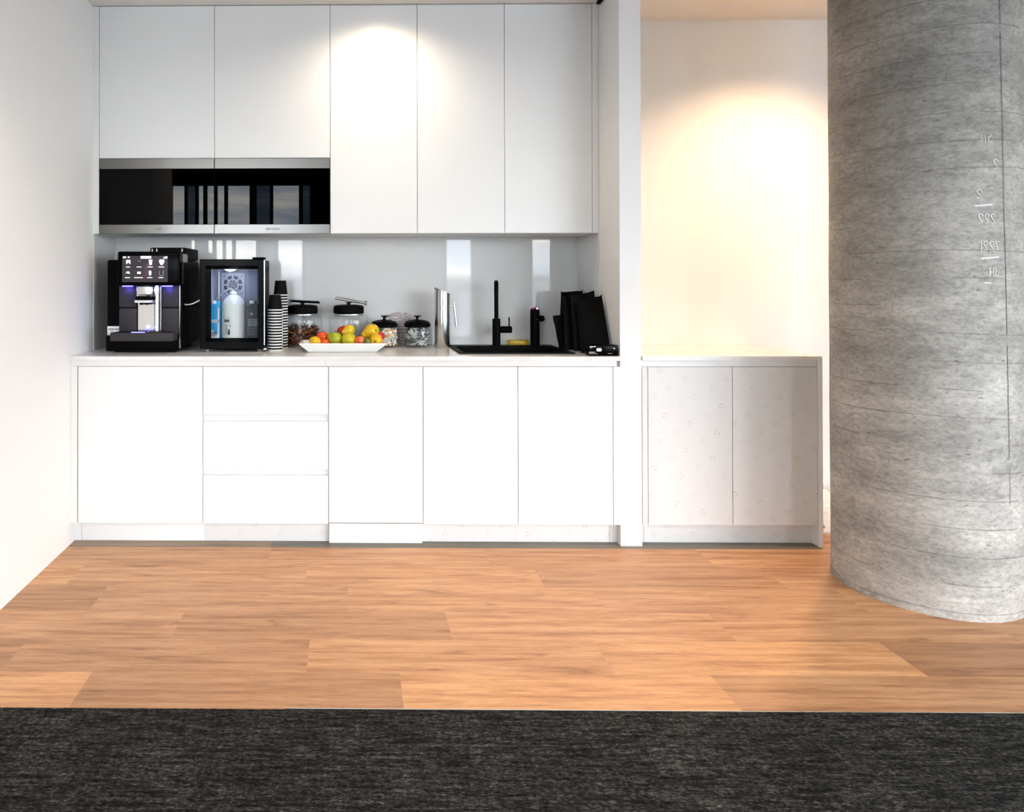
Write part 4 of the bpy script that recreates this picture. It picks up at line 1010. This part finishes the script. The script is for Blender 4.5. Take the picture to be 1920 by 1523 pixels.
t.l(t.mix('MIX', t.math('LESS_THAN', t.math('ABSOLUTE', t.math('SUBTRACT', tc.outputs['Distance'], .22)), .035), (.82, .82, .82), (.25, .25, .25)), t.b.inputs['Base Color'])
tag(link('plastic_film', bm, 'foil', ang=40), 'crumpled white printed film heaped on the floor between cabinet and column', 'plastic film')

# ------------------------------------------------------------------ ceiling lamps
def downlight(x, y, z, power, label, color=(1, .80, .58), size=75, blend=.8, r=.03, aim=None):
    t_ = thing('downlight', label, 'ceiling light', (x, y, z), 'recessed round downlights')
    bm = BM(); lathe(bm, [(.034, -.001), (.046, -.003), (.048, -.0005), (.048, .0), (.034, 0)], (x, y, z), 40); link('trim_ring', bm, 'whiteplastic', t_)
    bm = BM(); lathe(bm, [(0, -.0008), (.0335, -.0008), (.0335, -.0002), (0, -.0002)], (x, y, z), 32); link('diffuser', bm, 'lampdisc', t_)
    L = bpy.data.lights.new('downlight lamp', 'SPOT'); L.energy = power; L.color = color; L.spot_size = math.radians(size * 2 if size < 90 else size); L.spot_blend = blend; L.shadow_soft_size = r
    o = bpy.data.objects.new('downlight_lamp', L); C.objects.link(o); o.location = (0, 0, -.012); o.parent = t_
    return t_
downlight(1.49, -.60, KC, 36, 'round warm downlight in the ceiling in front of the tall wall cabinets', (1, .83, .62), 77, 1, .04)
downlight(3.60, -.64, CEIL, 135, 'round warm downlight in the niche ceiling behind the column', (1, .66, .40), 66, 1, .015)
for x, y, lab in ((.35, -1.85, 'round warm downlight in the ceiling near the left wall'), (1.75, -1.85, 'round warm downlight in the ceiling above the middle of the floor')):
    downlight(x, y, KC, 50, lab, (1, .78, .52), 50, 1, .03)
downlight(2.75, -2.1, CEIL, 30, 'round warm downlight in the ceiling left of the column', (1, .78, .52), 50, 1, .03)
# unseen linear lamps behind the camera, added as fill light
def linear(x, y, lab, power):
    t_ = thing('fill_lamp', lab, 'ceiling light', (x, y, 2.9), 'added fill lamps')
    link('housing', onebox((x - .75, y - .04, 2.66), (x + .75, y + .04, 2.70), .004), 'whiteplastic', t_)
    link('diffuser', onebox((x - .74, y - .035, 2.655), (x + .74, y + .035, 2.6598)), 'lampfill', t_, smooth=False)
    for s in (-.6, .6): bm = BM(); tube(bm, [(x + s, y, 2.70), (x + s, y, 2.949)], .0015, 6); link('cable', bm, 'black', t_)
    L = bpy.data.lights.new('fill light', 'AREA'); L.shape = 'RECTANGLE'; L.size = 1.45; L.size_y = .07; L.energy = power; L.color = (1, .97, .93)
    o = bpy.data.objects.new('fill_light', L); C.objects.link(o); o.location = (0, 0, -.25); o.parent = t_
for x, y, lab in ((.3, -4.6, 'added white fill lamp behind the viewpoint at the left'), (3.2, -4.6, 'added white fill lamp behind the viewpoint'), (6.2, -4.6, 'added white fill lamp far right behind the viewpoint')):
    linear(x, y, lab, 18 if x < 5 else 120)
# machine and fridge lights
def small(kind, loc, e, col, size=.03, rot=None, par=None):
    L = bpy.data.lights.new('appliance light', kind); L.energy = e; L.color = col
    if kind == 'AREA': L.size = size
    else: L.shadow_soft_size = size
    o = bpy.data.objects.new('appliance_light', L); C.objects.link(o); o.location = loc
    if rot: o.rotation_euler = rot
small('POINT', (.228, -.452, 1.218), .10, (.12, .10, 1), .006)
small('POINT', (.428, -.452, 1.218), .10, (.12, .10, 1), .006)
small('POINT', (.296, -.500, 1.022), .03, (.25, .2, 1), .006)
L = small('AREA', (.741, -.345, 1.325), .36, (.90, .93, 1), .10)

# ------------------------------------------------------------------ sky
w = bpy.data.worlds.new('sky'); bpy.context.scene.world = w; w.use_nodes = True
nt = w.node_tree; bg = nt.nodes['Background']
class WN(NT):
    def __init__(s): s.t = nt; s.b = None
t = WN(); tc = t.n('ShaderNodeTexCoord').outputs['Generated']
sp = t.n('ShaderNodeSeparateXYZ'); t.l(tc, sp.inputs[0])
n = t.noise(t.mapping(tc, (1.5, 1.5, 11)), 3.0, 6, .6, .5)
cl = t.ramp(n, [(.36, (.47, .54, .66)), (.50, (.70, .735, .785)), (.62, (1.07, 1.02, .93)), (.8, (1.22, 1.15, 1.03))])
gr = t.ramp(sp.outputs[2], [(0, (.34, .36, .38)), (.012, (1.1, 1.1, 1.08)), (.08, (1, 1, 1)), (1, (.8, .85, .95))])
t.l(t.mix('MULTIPLY', 1, cl, gr), bg.inputs[0]); bg.inputs[1].default_value = 20

# ------------------------------------------------------------------ camera
sc = bpy.context.scene
f, yaw, pit, rol, ppx, ppy = 1310.7621, -.0121, .0066, .0009, 645.1537, 515.9665
cd = bpy.data.cameras.new('camera'); cam = bpy.data.objects.new('camera', cd); C.objects.link(cam); sc.camera = cam
cd.sensor_fit = 'HORIZONTAL'; cd.sensor_width = 36; cd.lens = 36 * f / 1920
cd.shift_x = (960 - ppx) / 1920; cd.shift_y = -(761.5 - ppy) / 1920; cd.clip_start = .05
c, s = math.cos(yaw), math.sin(yaw); Ry = Matrix(((c, -s, 0), (s, c, 0), (0, 0, 1)))
c, s = math.cos(pit), math.sin(pit); Rp = Matrix(((1, 0, 0), (0, c, s), (0, -s, c)))
c, s = math.cos(rol), math.sin(rol); Rr = Matrix(((c, 0, -s), (0, 1, 0), (s, 0, c)))
A = Rr @ Rp @ Ry
right, fwd, up = A[0], A[1], A[2]
mw = Matrix((right, up, -fwd)).transposed().to_4x4(); mw.translation = (1.3502, -3.9338, 1.264)
cam.matrix_world = mw

vs = sc.view_settings; vs.view_transform = 'Standard'; vs.look = 'None'; vs.gamma = 1; vs.use_curve_mapping = False; vs.exposure = 0.16
sc.cycles.use_denoising = True; sc.cycles.use_adaptive_sampling = True; sc.cycles.adaptive_threshold = .02; sc.cycles.max_bounces = 8; sc.cycles.diffuse_bounces = 4; sc.cycles.glossy_bounces = 4; sc.cycles.transparent_max_bounces = 12
sc.cycles.sample_clamp_indirect = 8; sc.cycles.caustics_reflective = False; sc.cycles.caustics_refractive = False
